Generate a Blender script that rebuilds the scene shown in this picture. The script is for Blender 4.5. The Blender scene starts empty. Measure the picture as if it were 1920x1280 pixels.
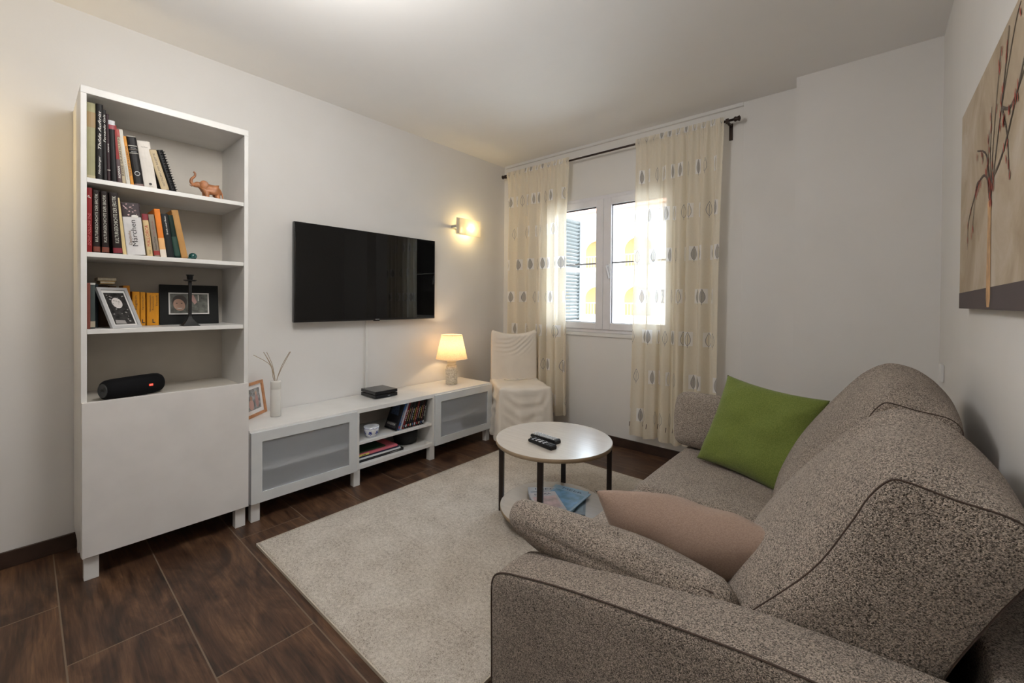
import bpy, bmesh, math, random
from mathutils import Vector, Matrix, noise
random.seed(7)
S = bpy.context.scene
COL = S.collection
PI = math.pi

# ---------------------------------------------------------------- node helper
class N:
    """tiny expression builder for shader math"""
    def __init__(s, nt, sock): s.nt = nt; s.s = sock
    def _m(s, op, b=None, c=None):
        n = s.nt.nodes.new('ShaderNodeMath'); n.operation = op
        for i, v in enumerate((s, b, c)):
            if v is None: continue
            if isinstance(v, N): s.nt.links.new(v.s, n.inputs[i])
            else: n.inputs[i].default_value = v
        return N(s.nt, n.outputs[0])
    def __add__(s, b): return s._m('ADD', b)
    def __sub__(s, b): return s._m('SUBTRACT', b)
    def __mul__(s, b): return s._m('MULTIPLY', b)
    def __truediv__(s, b): return s._m('DIVIDE', b)
    def lt(s, b): return s._m('LESS_THAN', b)
    def gt(s, b): return s._m('GREATER_THAN', b)
    def abs(s): return s._m('ABSOLUTE')
    def floor(s): return s._m('FLOOR')
    def fract(s): return s._m('FRACT')
    def mod(s, b): return s._m('FLOORED_MODULO', b)
    def mx(s, b): return s._m('MAXIMUM', b)
    def mn(s, b): return s._m('MINIMUM', b)
    def clampd(s):
        r = s._m('ADD', 0.0); r.s.node.use_clamp = True; return r

def rgba(c): return (c[0], c[1], c[2], 1.0)
def srgb(r, g, b):
    f = lambda v: (v/255/12.92) if v/255 <= 0.04045 else ((v/255+0.055)/1.055)**2.4
    return (f(r), f(g), f(b))

def new_mat(name):
    m = bpy.data.materials.new(name); m.use_nodes = True
    nt = m.node_tree
    for n in list(nt.nodes): nt.nodes.remove(n)
    out = nt.nodes.new('ShaderNodeOutputMaterial')
    p = nt.nodes.new('ShaderNodeBsdfPrincipled')
    nt.links.new(p.outputs[0], out.inputs[0])
    return m, nt, p, out

def coord(nt, kind='Object', scale=None):
    tc = nt.nodes.new('ShaderNodeTexCoord'); o = tc.outputs[kind]
    if scale is not None:
        mp = nt.nodes.new('ShaderNodeMapping'); nt.links.new(o, mp.inputs[0])
        mp.inputs['Scale'].default_value = scale if isinstance(scale, tuple) else (scale,)*3
        o = mp.outputs[0]
    return o
def tnoise(nt, vec, scale, detail=3, rough=.5, dist=0):
    n = nt.nodes.new('ShaderNodeTexNoise'); nt.links.new(vec, n.inputs['Vector'])
    n.inputs['Scale'].default_value = scale; n.inputs['Detail'].default_value = detail
    n.inputs['Roughness'].default_value = rough; n.inputs['Distortion'].default_value = dist
    return n.outputs[0]
def ramp(nt, fac, stops):
    r = nt.nodes.new('ShaderNodeValToRGB'); nt.links.new(fac, r.inputs[0])
    e = r.color_ramp.elements
    e[0].position, e[0].color = stops[0][0], rgba(stops[0][1])
    e[1].position, e[1].color = stops[-1][0], rgba(stops[-1][1])
    for p, c in stops[1:-1]:
        x = e.new(p); x.color = rgba(c)
    return r.outputs[0]
def mixc(nt, fac, a, b):
    m = nt.nodes.new('ShaderNodeMix'); m.data_type = 'RGBA'
    for sock, v in ((m.inputs[0], fac), (m.inputs[6], a), (m.inputs[7], b)):
        if isinstance(v, N): nt.links.new(v.s, sock)
        elif isinstance(v, bpy.types.NodeSocket): nt.links.new(v, sock)
        elif isinstance(v, (int, float)): sock.default_value = v
        else: sock.default_value = rgba(v)
    return m.outputs[2]
def bump(nt, p, h, strength, dist):
    b = nt.nodes.new('ShaderNodeBump'); b.inputs['Strength'].default_value = strength
    b.inputs['Distance'].default_value = dist
    nt.links.new(h, b.inputs['Height']); nt.links.new(b.outputs[0], p.inputs['Normal'])

_mc = {}
def M(name, col, rough=.5, metal=0, vary=0, vscale=8, bmp=0, bscale=60, spec=None, coat=0):
    if name in _mc: return _mc[name]
    m, nt, p, o = new_mat(name)
    p.inputs['Roughness'].default_value = rough; p.inputs['Metallic'].default_value = metal
    if spec is not None: p.inputs['Specular IOR Level'].default_value = spec
    if coat: p.inputs['Coat Weight'].default_value = coat
    c = coord(nt)
    v = vary if vary else .04
    nz = tnoise(nt, c, vscale, 3)
    a = tuple(min(1, x*(1+v)) for x in col); b = tuple(x*(1-v) for x in col)
    nt.links.new(ramp(nt, nz, [(.3, b), (.7, a)]), p.inputs['Base Color'])
    if bmp: bump(nt, p, tnoise(nt, c, bscale, 2), bmp, .002)
    _mc[name] = m
    return m
def emis(name, col, strength):
    if name in _mc: return _mc[name]
    m, nt, p, o = new_mat(name)
    p.inputs['Base Color'].default_value = rgba(col)
    p.inputs['Emission Color'].default_value = rgba(col); p.inputs['Emission Strength'].default_value = strength
    _mc[name] = m; return m

# ---------------------------------------------------------------- object helper
def tag(o, label=None, cat=None, group=None, kind=None):
    if label: o['label'] = label
    if cat: o['category'] = cat
    if group: o['group'] = group
    if kind: o['kind'] = kind
    return o
def thing(name, label, cat, loc=(0, 0, 0), rot=(0, 0, 0), group=None):
    o = bpy.data.objects.new(name, None); COL.objects.link(o)
    o.location = loc; o.rotation_euler = rot; o.empty_display_size = .1
    return tag(o, label, cat, group)
def obj(name, bm, mat, parent=None, smooth=False, loc=None):
    me = bpy.data.meshes.new(name)
    bmesh.ops.recalc_face_normals(bm, faces=bm.faces[:])
    bm.to_mesh(me); bm.free()
    if smooth:
        for f in me.polygons: f.use_smooth = True
    if mat: me.materials.append(mat)
    o = bpy.data.objects.new(name, me); COL.objects.link(o)
    if parent: o.parent = parent
    if loc: o.location = loc
    return o
def copy_tree(o, parent=None):
    c = o.copy(); COL.objects.link(c)
    if parent: c.parent = parent
    for ch in list(o.children): copy_tree(ch, c)
    return c
def BM(): return bmesh.new()
def box(bm, x0, x1, y0, y1, z0, z1, bev=0, seg=2, mtx=None):
    vs = [bm.verts.new((x, y, z)) for x in (x0, x1) for y in (y0, y1) for z in (z0, z1)]
    fs = [bm.faces.new([vs[i] for i in q]) for q in ((0, 1, 3, 2), (4, 6, 7, 5), (0, 4, 5, 1), (2, 3, 7, 6), (0, 2, 6, 4), (1, 5, 7, 3))]
    if bev:
        es = list({e for f in fs for e in f.edges})
        r = bmesh.ops.bevel(bm, geom=es, offset=bev, segments=seg, profile=.5, affect='EDGES')
        vs = list({v for f in r['faces'] for v in f.verts} | {v for v in vs if v.is_valid})
    if mtx: bmesh.ops.transform(bm, matrix=mtx, verts=vs)
    return bm
def bx(*a, **k): return box(BM(), *a, **k)
def lathe(bm, prof, n=40, c=(0, 0, 0), cap=True):
    rings = []
    for r, z in prof:
        rings.append([bm.verts.new((c[0]+r*math.cos(2*PI*i/n), c[1]+r*math.sin(2*PI*i/n), c[2]+z)) for i in range(n)])
    for a, b in zip(rings, rings[1:]):
        for i in range(n): bm.faces.new((a[i], a[(i+1) % n], b[(i+1) % n], b[i]))
    if cap:
        bm.faces.new(rings[0][::-1]); bm.faces.new(rings[-1])
    return bm
def tube(bm, pts, r, n=8, cap=True):
    pts = [Vector(p) for p in pts]; rings = []
    up = Vector((0, 0, 1))
    for i, p in enumerate(pts):
        t = (pts[min(i+1, len(pts)-1)]-pts[max(i-1, 0)]).normalized()
        a = t.cross(up)
        if a.length < .05: a = t.cross(Vector((1, 0, 0)))
        a.normalize(); b = t.cross(a)
        rr = r[i] if isinstance(r, (list, tuple)) else r
        rings.append([bm.verts.new(p+a*rr*math.cos(2*PI*k/n)+b*rr*math.sin(2*PI*k/n)) for k in range(n)])
    for a, b in zip(rings, rings[1:]):
        for k in range(n): bm.faces.new((a[k], a[(k+1) % n], b[(k+1) % n], b[k]))
    if cap: bm.faces.new(rings[0][::-1]); bm.faces.new(rings[-1])
    return bm
def crom(pts, n, closed=False):
    P = [Vector(p) for p in pts]; out = []; m = len(P)
    segs = m if closed else m-1
    for i in range(segs):
        g = lambda k: P[k % m] if closed else P[max(0, min(m-1, k))]
        a, b, c, d = g(i-1), g(i), g(i+1), g(i+2)
        for j in range(n):
            t = j/n
            out.append(.5*((2*b)+(c-a)*t+(2*a-5*b+4*c-d)*t*t+(3*b-a-3*c+d)*t**3))
    if not closed: out.append(P[-1])
    return out
def prism(bm, poly, axis, a, b):
    """poly in the two other axes (order x,y,z without axis), extruded a..b"""
    def pt(p, v): l = list(p); l.insert('xyz'.index(axis), v); return l
    A = [bm.verts.new(pt(p, a)) for p in poly]; B = [bm.verts.new(pt(p, b)) for p in poly]
    n = len(poly)
    for i in range(n): bm.faces.new((A[i], A[(i+1) % n], B[(i+1) % n], B[i]))
    bm.faces.new(A[::-1]); bm.faces.new(B)
    return bm
def rbox(cx, cy, cz, hx, hy, hz, r, bulge=(0, 0, 0), n=14, wr=0, seed=0):
    """soft rounded box"""
    bm = BM(); idx = {}
    def den(t): return math.sin(t*PI/2)*.35+t*.65
    R = [den(-1+2*i/n) for i in range(n+1)]
    def vert(i, j, k):
        if (i, j, k) in idx: return idx[(i, j, k)]
        p = [R[i], R[j], R[k]]; h = (hx, hy, hz)
        P = [p[a]*h[a] for a in range(3)]
        I = [max(-(h[a]-r), min(h[a]-r, P[a])) for a in range(3)]
        d = Vector([P[a]-I[a] for a in range(3)])
        if d.length > 1e-9:
            mxx = max(abs(x) for x in d); d = d.normalized()*mxx
        Q = [I[a]+d[a] for a in range(3)]
        for a in range(3):
            b, c = (a+1) % 3, (a+2) % 3
            Q[a] += bulge[a]*p[a]*(1-p[b]**2)*(1-p[c]**2)
        V = Vector((cx+Q[0], cy+Q[1], cz+Q[2]))
        if wr:
            V += noise.noise_vector(V*7+Vector((seed, seed, 0)))*wr
        v = bm.verts.new(V); idx[(i, j, k)] = v; return v
    for a in range(n):
        for b in range(n):
            for f in (0, n):
                bm.faces.new([vert(f, a, b), vert(f, a+1, b), vert(f, a+1, b+1), vert(f, a, b+1)])
                bm.faces.new([vert(a, f, b), vert(a+1, f, b), vert(a+1, f, b+1), vert(a, f, b+1)])
                bm.faces.new([vert(a, b, f), vert(a+1, b, f), vert(a+1, b+1, f), vert(a, b+1, f)])
    return bm
def pillow(w, h, t, pinch=.07, n=36, seed=0, wr=.006, fold=0):
    bm = BM(); V = {}
    for s in (1, -1):
        for i in range(n+1):
            for j in range(n+1):
                u, v = math.sin((-1+2*i/n)*PI/2)*.4+(-1+2*i/n)*.6, math.sin((-1+2*j/n)*PI/2)*.4+(-1+2*j/n)*.6
                edge = i in (0, n) or j in (0, n)
                if edge and s == -1: V[(s, i, j)] = V[(1, i, j)]; continue
                x = w/2*u*(1-pinch*(1-v*v)); y = h/2*v*(1-pinch*(1-u*u))
                k = max(0, (1-u**4)*(1-v**4))**.55*(1-.45*max(0, u*u*v*v-.15))
                z = s*t/2*k
                nv = noise.noise(Vector((u*2.2+seed, v*2.2, s*3)))*wr*k*2
                # radial creases by the corners
                cr = math.sin(math.atan2(abs(v)-1.2, abs(u)-1.2)*22)*wr*.35*k*max(0, abs(u*v)-.2)
                z += nv+cr
                if fold: z += -fold*math.exp(-((u-.45+.15*v)/.13)**2)*max(0, v)*s
                V[(s, i, j)] = bm.verts.new((x, y, z))
    for s in (1, -1):
        for i in range(n):
            for j in range(n):
                q = [V[(s, i, j)], V[(s, i+1, j)], V[(s, i+1, j+1)], V[(s, i, j+1)]]
                bm.faces.new(q)
    return bm
def frame_mtx(origin, xa, ya):
    x = Vector(xa).normalized(); y = Vector(ya); y = (y-x*y.dot(x)).normalized(); z = x.cross(y)
    return Matrix(((x.x, y.x, z.x, origin[0]), (x.y, y.y, z.y, origin[1]), (x.z, y.z, z.z, origin[2]), (0, 0, 0, 1)))
def text_verts(s, shear=0, bold=0):
    cu = bpy.data.curves.new('letters', 'FONT'); cu.body = s; cu.shear = shear; cu.offset = bold
    cu.resolution_u = 2
    o = bpy.data.objects.new('letters', cu); COL.objects.link(o)
    dg = bpy.context.evaluated_depsgraph_get(); me = bpy.data.meshes.new_from_object(o.evaluated_get(dg))
    bpy.data.objects.remove(o); bpy.data.curves.remove(cu)
    return me
def text(name, s, mat, parent, fn, length, height, shear=0, bold=0):
    """fit text into length x height box centred at 0, then fn(tx,ty)->(x,y,z)"""
    me = text_verts(s, shear, bold)
    xs = [v.co.x for v in me.vertices]; ys = [v.co.y for v in me.vertices]
    if not xs: return
    x0, x1, y0, y1 = min(xs), max(xs), min(ys), max(ys)
    for v in me.vertices:
        v.co = fn((v.co.x-(x0+x1)/2)/(x1-x0)*length, (v.co.y-(y0+y1)/2)/(y1-y0)*height)
    me.materials.append(mat); me.name = name
    o = bpy.data.objects.new(name, me); COL.objects.link(o); o.parent = parent
    return o
def poly_flat(bm, pts):
    bm.faces.new([bm.verts.new(p) for p in pts]); return bm

# ---------------------------------------------------------------- camera
CX, CY, CZ = 2.8118, -.1501, 1.1577
yaw, pit, rol, FPX, PX, PY = .7106, -.0089, .0078, 788.64, 960.76, 572.54
F = Vector((-math.sin(yaw), math.cos(yaw), 0)); R = Vector((math.cos(yaw), math.sin(yaw), 0)); U = Vector((0, 0, 1))
F2 = F*math.cos(pit)+U*math.sin(pit); U2 = -F*math.sin(pit)+U*math.cos(pit)
R3 = R*math.cos(rol)+U2*math.sin(rol); U3 = -R*math.sin(rol)+U2*math.cos(rol)
cd = bpy.data.cameras.new('camera'); cam = bpy.data.objects.new('camera', cd); COL.objects.link(cam)
cam.matrix_world = Matrix(((R3.x, U3.x, -F2.x, CX), (R3.y, U3.y, -F2.y, CY), (R3.z, U3.z, -F2.z, CZ), (0, 0, 0, 1)))
cd.sensor_width = 36; cd.lens = FPX/1920*36; cd.clip_start = .03
cd.shift_x = -(PX-960)/1920; cd.shift_y = (PY-640)/1920
S.camera = cam

# ---------------------------------------------------------------- dimensions
H, L1, L2, W = 2.492, 2.982, 2.826, 3.06
YB = -3.0     # wall behind the camera

# ---------------------------------------------------------------- materials
def wall_mat():
    m, nt, p, o = new_mat('wall_plaster')
    c = coord(nt)
    nt.links.new(ramp(nt, tnoise(nt, c, 3, 4), [(.3, (.70, .685, .665)), (.7, (.73, .715, .70))]), p.inputs['Base Color'])
    p.inputs['Roughness'].default_value = .7
    bump(nt, p, tnoise(nt, c, 90, 3), .12, .002)
    return m
WALL = wall_mat()
CEIL = M('ceiling_paint', (.80, .79, .78), .75, vary=.006, bmp=.05, bscale=60)
def floor_mat():
    m, nt, p, o = new_mat('wood_look_tile')
    tc = nt.nodes.new('ShaderNodeTexCoord'); sp = nt.nodes.new('ShaderNodeSeparateXYZ')
    nt.links.new(tc.outputs['Object'], sp.inputs[0])
    X = N(nt, sp.outputs[0]); Y = N(nt, sp.outputs[1])
    rowf = (Y+.065)/.2965; row = rowf.floor(); fy = rowf.fract()
    off = (row.mod(3.0))*.4
    xs = (X+1.2*5-.90+.0)-(off)
    px_ = xs/1.2; col_ = px_.floor(); fx = px_.fract()
    g = (fy*.2965).lt(.0022).mx(((fy*-1+1)*.2965).lt(.0022)).mx((fx*1.2).lt(.0022)).mx(((fx*-1+1)*1.2).lt(.0022))
    idn = row*7.13+col_*3.71
    cv = nt.nodes.new('ShaderNodeCombineXYZ')
    nt.links.new((X*.9+idn*1.7).s, cv.inputs[0]); nt.links.new((Y*3.2).s, cv.inputs[1]); nt.links.new((idn*2.3).s, cv.inputs[2])
    n1 = tnoise(nt, cv.outputs[0], 2.6, 6, .62, 1.6)
    cv2 = nt.nodes.new('ShaderNodeCombineXYZ')
    nt.links.new((X*2+idn*1.7).s, cv2.inputs[0]); nt.links.new((Y*40).s, cv2.inputs[1]); nt.links.new(idn.s, cv2.inputs[2])
    n2 = tnoise(nt, cv2.outputs[0], 3, 4, .6, .6)
    f = N(nt, n1)*.62+N(nt, n2)*.38
    wood = ramp(nt, f.s, [(.33, (.012, .007, .005)), (.44, (.045, .021, .012)), (.53, (.088, .043, .023)), (.66, (.165, .088, .047))])
    nt.links.new(mixc(nt, g, wood, (.16, .115, .08)), p.inputs['Base Color'])
    rr = N(nt, n2)*.18+.33
    nt.links.new(rr.s, p.inputs['Roughness'])
    bump(nt, p, (f*.4-g*1.0).s, .25, .002)
    return m
FLOOR = floor_mat()
BASEB = M('baseboard_brown', (.040, .022, .015), .35, vary=.3, vscale=12)
WHITE = M('white_laminate', (.72, .71, .69), .32, bmp=.03, bscale=200)
WHITE_SHADED = M('white_laminate_inner_shade', (.57, .53, .47), .5)  # inner panels: darker, warmer laminate, partly recess shade put into the colour
PVC = M('white_window_plastic', (.74, .73, .76), .3)
BLACK = M('black_plastic', (.008, .008, .009), .4, spec=.3)
BLACKG = M('black_gloss_plastic', (.008, .007, .008), .15, spec=.5)
METAL_D = M('dark_bronze_metal', (.05, .035, .03), .38, metal=.8)
STEEL = M('brushed_steel', (.6, .6, .6), .3, metal=1)

def fabric_mat(name, dark, light, scale=330, bs=.5):
    m, nt, p, o = new_mat(name)
    c = coord(nt)
    vo = nt.nodes.new('ShaderNodeTexVoronoi'); nt.links.new(c, vo.inputs['Vector']); vo.inputs['Scale'].default_value = scale
    n1 = tnoise(nt, c, scale*.55, 2, .6)
    n2 = tnoise(nt, c, 9, 3)
    sep = nt.nodes.new('ShaderNodeSeparateColor'); nt.links.new(vo.outputs['Color'], sep.inputs[0])
    f = N(nt, sep.outputs[0])*.5+N(nt, n1)*.55+N(nt, n2)*.12-.08
    mid = tuple((a+b)/2 for a, b in zip(dark, light))
    nt.links.new(ramp(nt, f.s, [(.22, dark), (.5, mid), (.78, light)]), p.inputs['Base Color'])
    p.inputs['Roughness'].default_value = .9; p.inputs['Specular IOR Level'].default_value = .15
    p.inputs['Sheen Weight'].default_value = .15
    bump(nt, p, (N(nt, vo.outputs['Distance'])*-1).s, bs, .003)
    return m
SOFA = fabric_mat('sofa_tweed', (.03, .021, .015), (.66, .555, .47), 620, .9)
SEAM = M('dark_seam', (.075, .05, .04), .9)
GREEN = fabric_mat('green_velvet', (.112, .150, .030), (.175, .215, .052), 500, .15)
BEIGE = fabric_mat('beige_velour', (.265, .185, .145), (.335, .24, .19), 500, .12)
COTTON = M('cream_cotton', (.76, .70, .62), .9, bmp=.15, bscale=140)

def rug_mat():
    m, nt, p, o = new_mat('rug_pile')
    c = coord(nt)
    n1 = tnoise(nt, c, 260, 2, .7); n2 = tnoise(nt, c, 7, 4, .6); n3 = tnoise(nt, c, 75, 2)
    f = N(nt, n1)*.6+N(nt, n3)*.3+N(nt, n2)*.25-.08
    nt.links.new(ramp(nt, f.s, [(.30, (.20, .165, .135)), (.43, (.55, .49, .42)), (.62, (.80, .74, .665))]), p.inputs['Base Color'])
    p.inputs['Roughness'].default_value = .95; p.inputs['Specular IOR Level'].default_value = .05
    bump(nt, p, f.s, 1.0, .012)
    return m
RUG = rug_mat()

def curtain_mat():
    m, nt, p, o = new_mat('leaf_print_voile')
    nt.nodes.remove(p)
    tc = nt.nodes.new('ShaderNodeTexCoord'); sp = nt.nodes.new('ShaderNodeSeparateXYZ'); nt.links.new(tc.outputs['UV'], sp.inputs[0])
    Uu, V = N(nt, sp.outputs[0]), N(nt, sp.outputs[1])
    pr = .298
    rv = (V+.135)/pr; row = rv.floor(); fy = (rv.fract()-.5)*pr
    pc = .132
    cu = Uu/pc+row*.37; colm = cu.floor(); fx = (cu.fract()-.5)*pc
    hsh = ((row*12.9+colm*78.2)._m('SINE')*43758.5).fract()
    sq = fx.abs().lt(.037)*(fy.abs().lt(.050))
    has_sq = hsh.gt(.35)
    t = fy/.050
    wdt = ((t*t)*-1+1).mx(0.0)*(.022)*((t*-.35)+1)
    leaf = fx.abs().lt(wdt)
    leaf_in = fx.abs().lt(wdt-.0035)
    outline = (leaf-leaf_in).clampd()
    stem = fx.abs().lt(.0014)*(fy.abs().lt(.062))*(fy.lt(.03))
    vein = ((fy+fx.abs()*1.2)*95).fract().lt(.22)*leaf_in
    filled = hsh.gt(.62)
    ink = outline.mx(stem).mx(vein*filled).mx(filled*leaf*.45)
    wsq = sq*has_sq*((leaf*-1)+1)
    weave = tnoise(nt, coord(nt, 'UV', (400, 60, 1)), 1, 2)
    base = ramp(nt, weave, [(.3, (.88, .80, .66)), (.7, (.93, .87, .74))])
    c1 = mixc(nt, wsq*.8, base, (.93, .92, .92))
    c2 = mixc(nt, ink*.9, c1, (.17, .18, .23))
    df = nt.nodes.new('ShaderNodeBsdfDiffuse'); tl = nt.nodes.new('ShaderNodeBsdfTranslucent'); tr = nt.nodes.new('ShaderNodeBsdfTransparent')
    nt.links.new(c2, df.inputs[0]); nt.links.new(c2, tl.inputs[0])
    m1 = nt.nodes.new('ShaderNodeMixShader'); m1.inputs[0].default_value = .36
    nt.links.new(df.outputs[0], m1.inputs[1]); nt.links.new(tl.outputs[0], m1.inputs[2])
    m2 = nt.nodes.new('ShaderNodeMixShader')
    nt.links.new(((wsq*-.10)+(ink*-.10)+.13).mx(.03).s, m2.inputs[0])
    nt.links.new(m1.outputs[0], m2.inputs[1]); nt.links.new(tr.outputs[0], m2.inputs[2])
    nt.links.new(m2.outputs[0], o.inputs[0])
    return m
CURT = curtain_mat()
def glass_mat(name, tint=(1, 1, 1), gl=.08):
    m, nt, p, o = new_mat(name); nt.nodes.remove(p)
    g = nt.nodes.new('ShaderNodeBsdfGlossy'); g.inputs['Roughness'].default_value = .02
    t = nt.nodes.new('ShaderNodeBsdfTransparent'); t.inputs[0].default_value = rgba(tint)
    fr = nt.nodes.new('ShaderNodeFresnel'); fr.inputs[0].default_value = 1.3
    mx = nt.nodes.new('ShaderNodeMixShader')
    nt.links.new(fr.outputs[0], mx.inputs[0]); nt.links.new(t.outputs[0], mx.inputs[1]); nt.links.new(g.outputs[0], mx.inputs[2])
    nt.links.new(mx.outputs[0], o.inputs[0]); return m
GLASS = glass_mat('window_glass')
def frost_mat():
    m, nt, p, o = new_mat('frosted_glass')
    p.inputs['Base Color'].default_value = (.86, .88, .91, 1); p.inputs['Roughness'].default_value = .3
    p.inputs['Transmission Weight'].default_value = .8; p.inputs['IOR'].default_value = 1.12
    p.inputs['Specular IOR Level'].default_value = .4
    c = coord(nt); bump(nt, p, tnoise(nt, c, 300, 2), .1, .001)
    return m
FROST = frost_mat()

# ---------------------------------------------------------------- room shell
def struct(name, bm, mat, parent=None, smooth=False):
    o = obj(name, bm, mat, parent, smooth)
    if not parent: o['kind'] = 'structure'
    return o
struct('floor', bx(-.2, W+.2, YB-.2, L1+.25, -.2, 0), FLOOR)
struct('ceiling', bx(-.2, W+.2, YB-.2, L1+.25, H, H+.2), CEIL)
struct('wall_left', bx(-.2, 0, YB-.2, L1+.25, 0, H), WALL)
struct('wall_right', bx(W, W+.2, YB-.2, L1+.25, 0, H), WALL)
struct('wall_front', bx(0, W, YB-.2, YB, 0, H), WALL)
WX0, WX1, WZ0, WZ1 = .50, 1.73, .905, 2.045
bm = BM()
box(bm, 0, WX0, L1, L1+.22, 0, H); box(bm, WX1, 2.1405, L1, L1+.22, 0, H)
box(bm, WX0, WX1, L1, L1+.22, 0, WZ0); box(bm, WX0, WX1, L1, L1+.22, WZ1, H)
struct('wall_back', bm, WALL)
struct('wall_back_right', bx(2.4485, W, L2, L1+.22, 0, H), WALL)
struct('trim_1', bx(2.1405, 2.4485, L1-.018, L1+.22, 0, H, bev=.002), WALL)
struct('trim_2', bx(0.03, 2.1405, L1-.022, L1, H-.022, H), WALL)
struct('baseboard_left', bx(0, .012, YB, L1, 0, .071, bev=.002), BASEB)
struct('baseboard_back', bx(.012, 2.1405, L1-.012, L1, 0, .071, bev=.002), BASEB)
struct('baseboard_front', bx(.012, W-.012, YB, YB+.012, 0, .071, bev=.002), BASEB)
struct('baseboard_right', bx(W-.012, W, YB+.012, L2-.012, 0, .071, bev=.002), BASEB)
bm = BM(); box(bm, 2.1405, 2.4485, L1-.030, L1-.018, 0, .071); box(bm, 2.4485, W-.012, L2-.012, L2, 0, .071)
struct('baseboard_back_right', bm, BASEB)
# narrow plaster ledge below the window
struct('trim_3', bx(WX0-.02, WX1+.02, L1-.012, L1, WZ0-.032, WZ0-.004, bev=.003), WALL)

# ---------------------------------------------------------------- window
win = bpy.data.objects.new('window_1', None); COL.objects.link(win); win.location = (0, L1, 0); win['kind'] = 'structure'
def ring(bm, x0, x1, z0, z1, w, y0, y1, wt=None, wb=None, bev=.004):
    wt = wt or w; wb = wb or w
    box(bm, x0, x0+w, y0, y1, z0, z1, bev); box(bm, x1-w, x1, y0, y1, z0, z1, bev)
    box(bm, x0+w, x1-w, y0, y1, z1-wt, z1, bev); box(bm, x0+w, x1-w, y0, y1, z0, z0+wb, bev)
    return bm
obj('window_frame', ring(BM(), WX0, WX1, WZ0, WZ1, .034, -.006, .075), PVC, win)
XM = 1.113
for (a, b) in ((WX0+.03, XM-.001), (XM+.001, WX1-.03)):
    s_ = obj('window_sash', ring(BM(), a, b, WZ0+.028, WZ1-.03, .068, -.018, .04, wt=.058, wb=.055), PVC, win)
    obj('glazing_bar', bx(a+.06, b-.06, .008, .026, 1.478, 1.490, bev=.002), M('grey_bar', (.25, .25, .27), .4), s_)
    obj('glass_pane', bx(a+.06, b-.06, .014, .020, WZ0+.07, WZ1-.07), GLASS, s_)
    obj('gasket', ring(BM(), a+.066, b-.066, WZ0+.081, WZ1-.086, .006, .004, .010, wt=.012, bev=0), M('dark_gasket', (.06, .06, .07), .6), s_)
hd = obj('window_handle', bx(XM+.035, XM+.062, -.028, -.018, 1.40, 1.475, bev=.004), PVC, win)
obj('handle_lever', tube(BM(), [(XM+.048, -.028, 1.452), (XM+.048, -.055, 1.452), (XM+.052, -.058, 1.43), (XM+.072, -.058, 1.352)], [.008, .009, .009, .008], 10), PVC, hd, True)

# shutters outside
SHUT = M('grey_green_shutter', (.15, .16, .155), .5)
for sx, xx, lab in ((1, WX0-.005, 'grey louvred shutter folded outward on the left of the window'), (-1, WX1+.005, 'grey louvred shutter folded outward behind the right curtain')):
    t = thing('window_shutter', lab, 'shutter', (xx, L1+.235, .93), group='louvred shutters outside the window')
    Wd, Hh = .40, 1.10
    bm = BM()
    box(bm, -.018, .018, 0, .04, 0, Hh, .003); box(bm, -.018, .018, Wd-.04, Wd, 0, Hh, .003)
    for z in (0, .53, Hh-.05): box(bm, -.018, .018, .04, Wd-.04, z, z+.05)
    obj('shutter_frame', bm, SHUT, t)
    bm = BM()
    for z0, z1 in ((.05, .53), (.58, Hh-.05)):
        k = int((z1-z0)/.034)
        for i in range(k):
            zc = z0+(i+.5)*(z1-z0)/k
            prism(bm, [(-.018, zc-.014), (-.012, zc-.016), (.018, zc+.012), (.012, zc+.014)], 'y', .04, Wd-.04)
    obj('louvres', bm, SHUT, t)
    for z in (.2, .85): obj('hinge', bx(-.006, .006, -.014, .002, z, z+.08), M('hinge_metal', (.1, .1, .1), .5, metal=.6), t)

# house across the street
STUC = M('cream_stucco', (.62, .575, .52), .85)
OCH = M('ochre_plaster', (.78, .50, .25), .85)
def arch_panel(name, x0, x1, z0, z1, holes, y, depth, mat, parent):
    cu = bpy.data.curves.new('outline', 'CURVE'); cu.dimensions = '2D'; cu.fill_mode = 'BOTH'; cu.extrude = depth/2
    def spl(pts):
        s = cu.splines.new('POLY'); s.points.add(len(pts)-1); s.use_cyclic_u = True
        for i, p in enumerate(pts): s.points[i].co = (p[0], p[1], 0, 1)
    spl([(x0, z0), (x1, z0), (x1, z1), (x0, z1)])
    for hx0, hx1, hz0, hz1, arch in holes:
        pts = [(hx0, hz0), (hx1, hz0)]
        if arch:
            r = (hx1-hx0)/2; cc = (hx0+hx1)/2
            pts += [(cc+r*math.cos(a*PI/14), hz1-r*.75+r*.75*math.sin(a*PI/14)) for a in range(0, 15)]
        else: pts += [(hx1, hz1), (hx0, hz1)]
        spl(pts)
    o = bpy.data.objects.new('outline', cu); COL.objects.link(o)
    dg = bpy.context.evaluated_depsgraph_get(); me = bpy.data.meshes.new_from_object(o.evaluated_get(dg))
    bpy.data.objects.remove(o); bpy.data.curves.remove(cu)
    for v in me.vertices: v.co = (v.co.x, y+v.co.z, v.co.y)
    me.materials.clear(); me.materials.append(mat); me.name = name
    r = bpy.data.objects.new(name, me); COL.objects.link(r); r.parent = parent
    return r
ho = thing('house', 'cream house with arched terraces and a shallow tiled roof seen through the window', 'house', (0, 22, -3.2))
holes = []
for fl in range(3):
    for i in range(-10, 6):
        x = i*2.55-.35
        holes.append((x, x+1.75, fl*2.75+.9, fl*2.75+2.55, True))
arch_panel('front_wall', -26, 15, 0, 9.6, holes, 0, .4, STUC, ho)
bm = BM(); box(bm, -26, 15, 1.6, 1.9, 0, 9.6)
for fl in range(4): box(bm, -26, 15, .2, 1.6, fl*2.75-.1, fl*2.75+.05)
obj('inner_wall', bm, OCH, ho)
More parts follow.
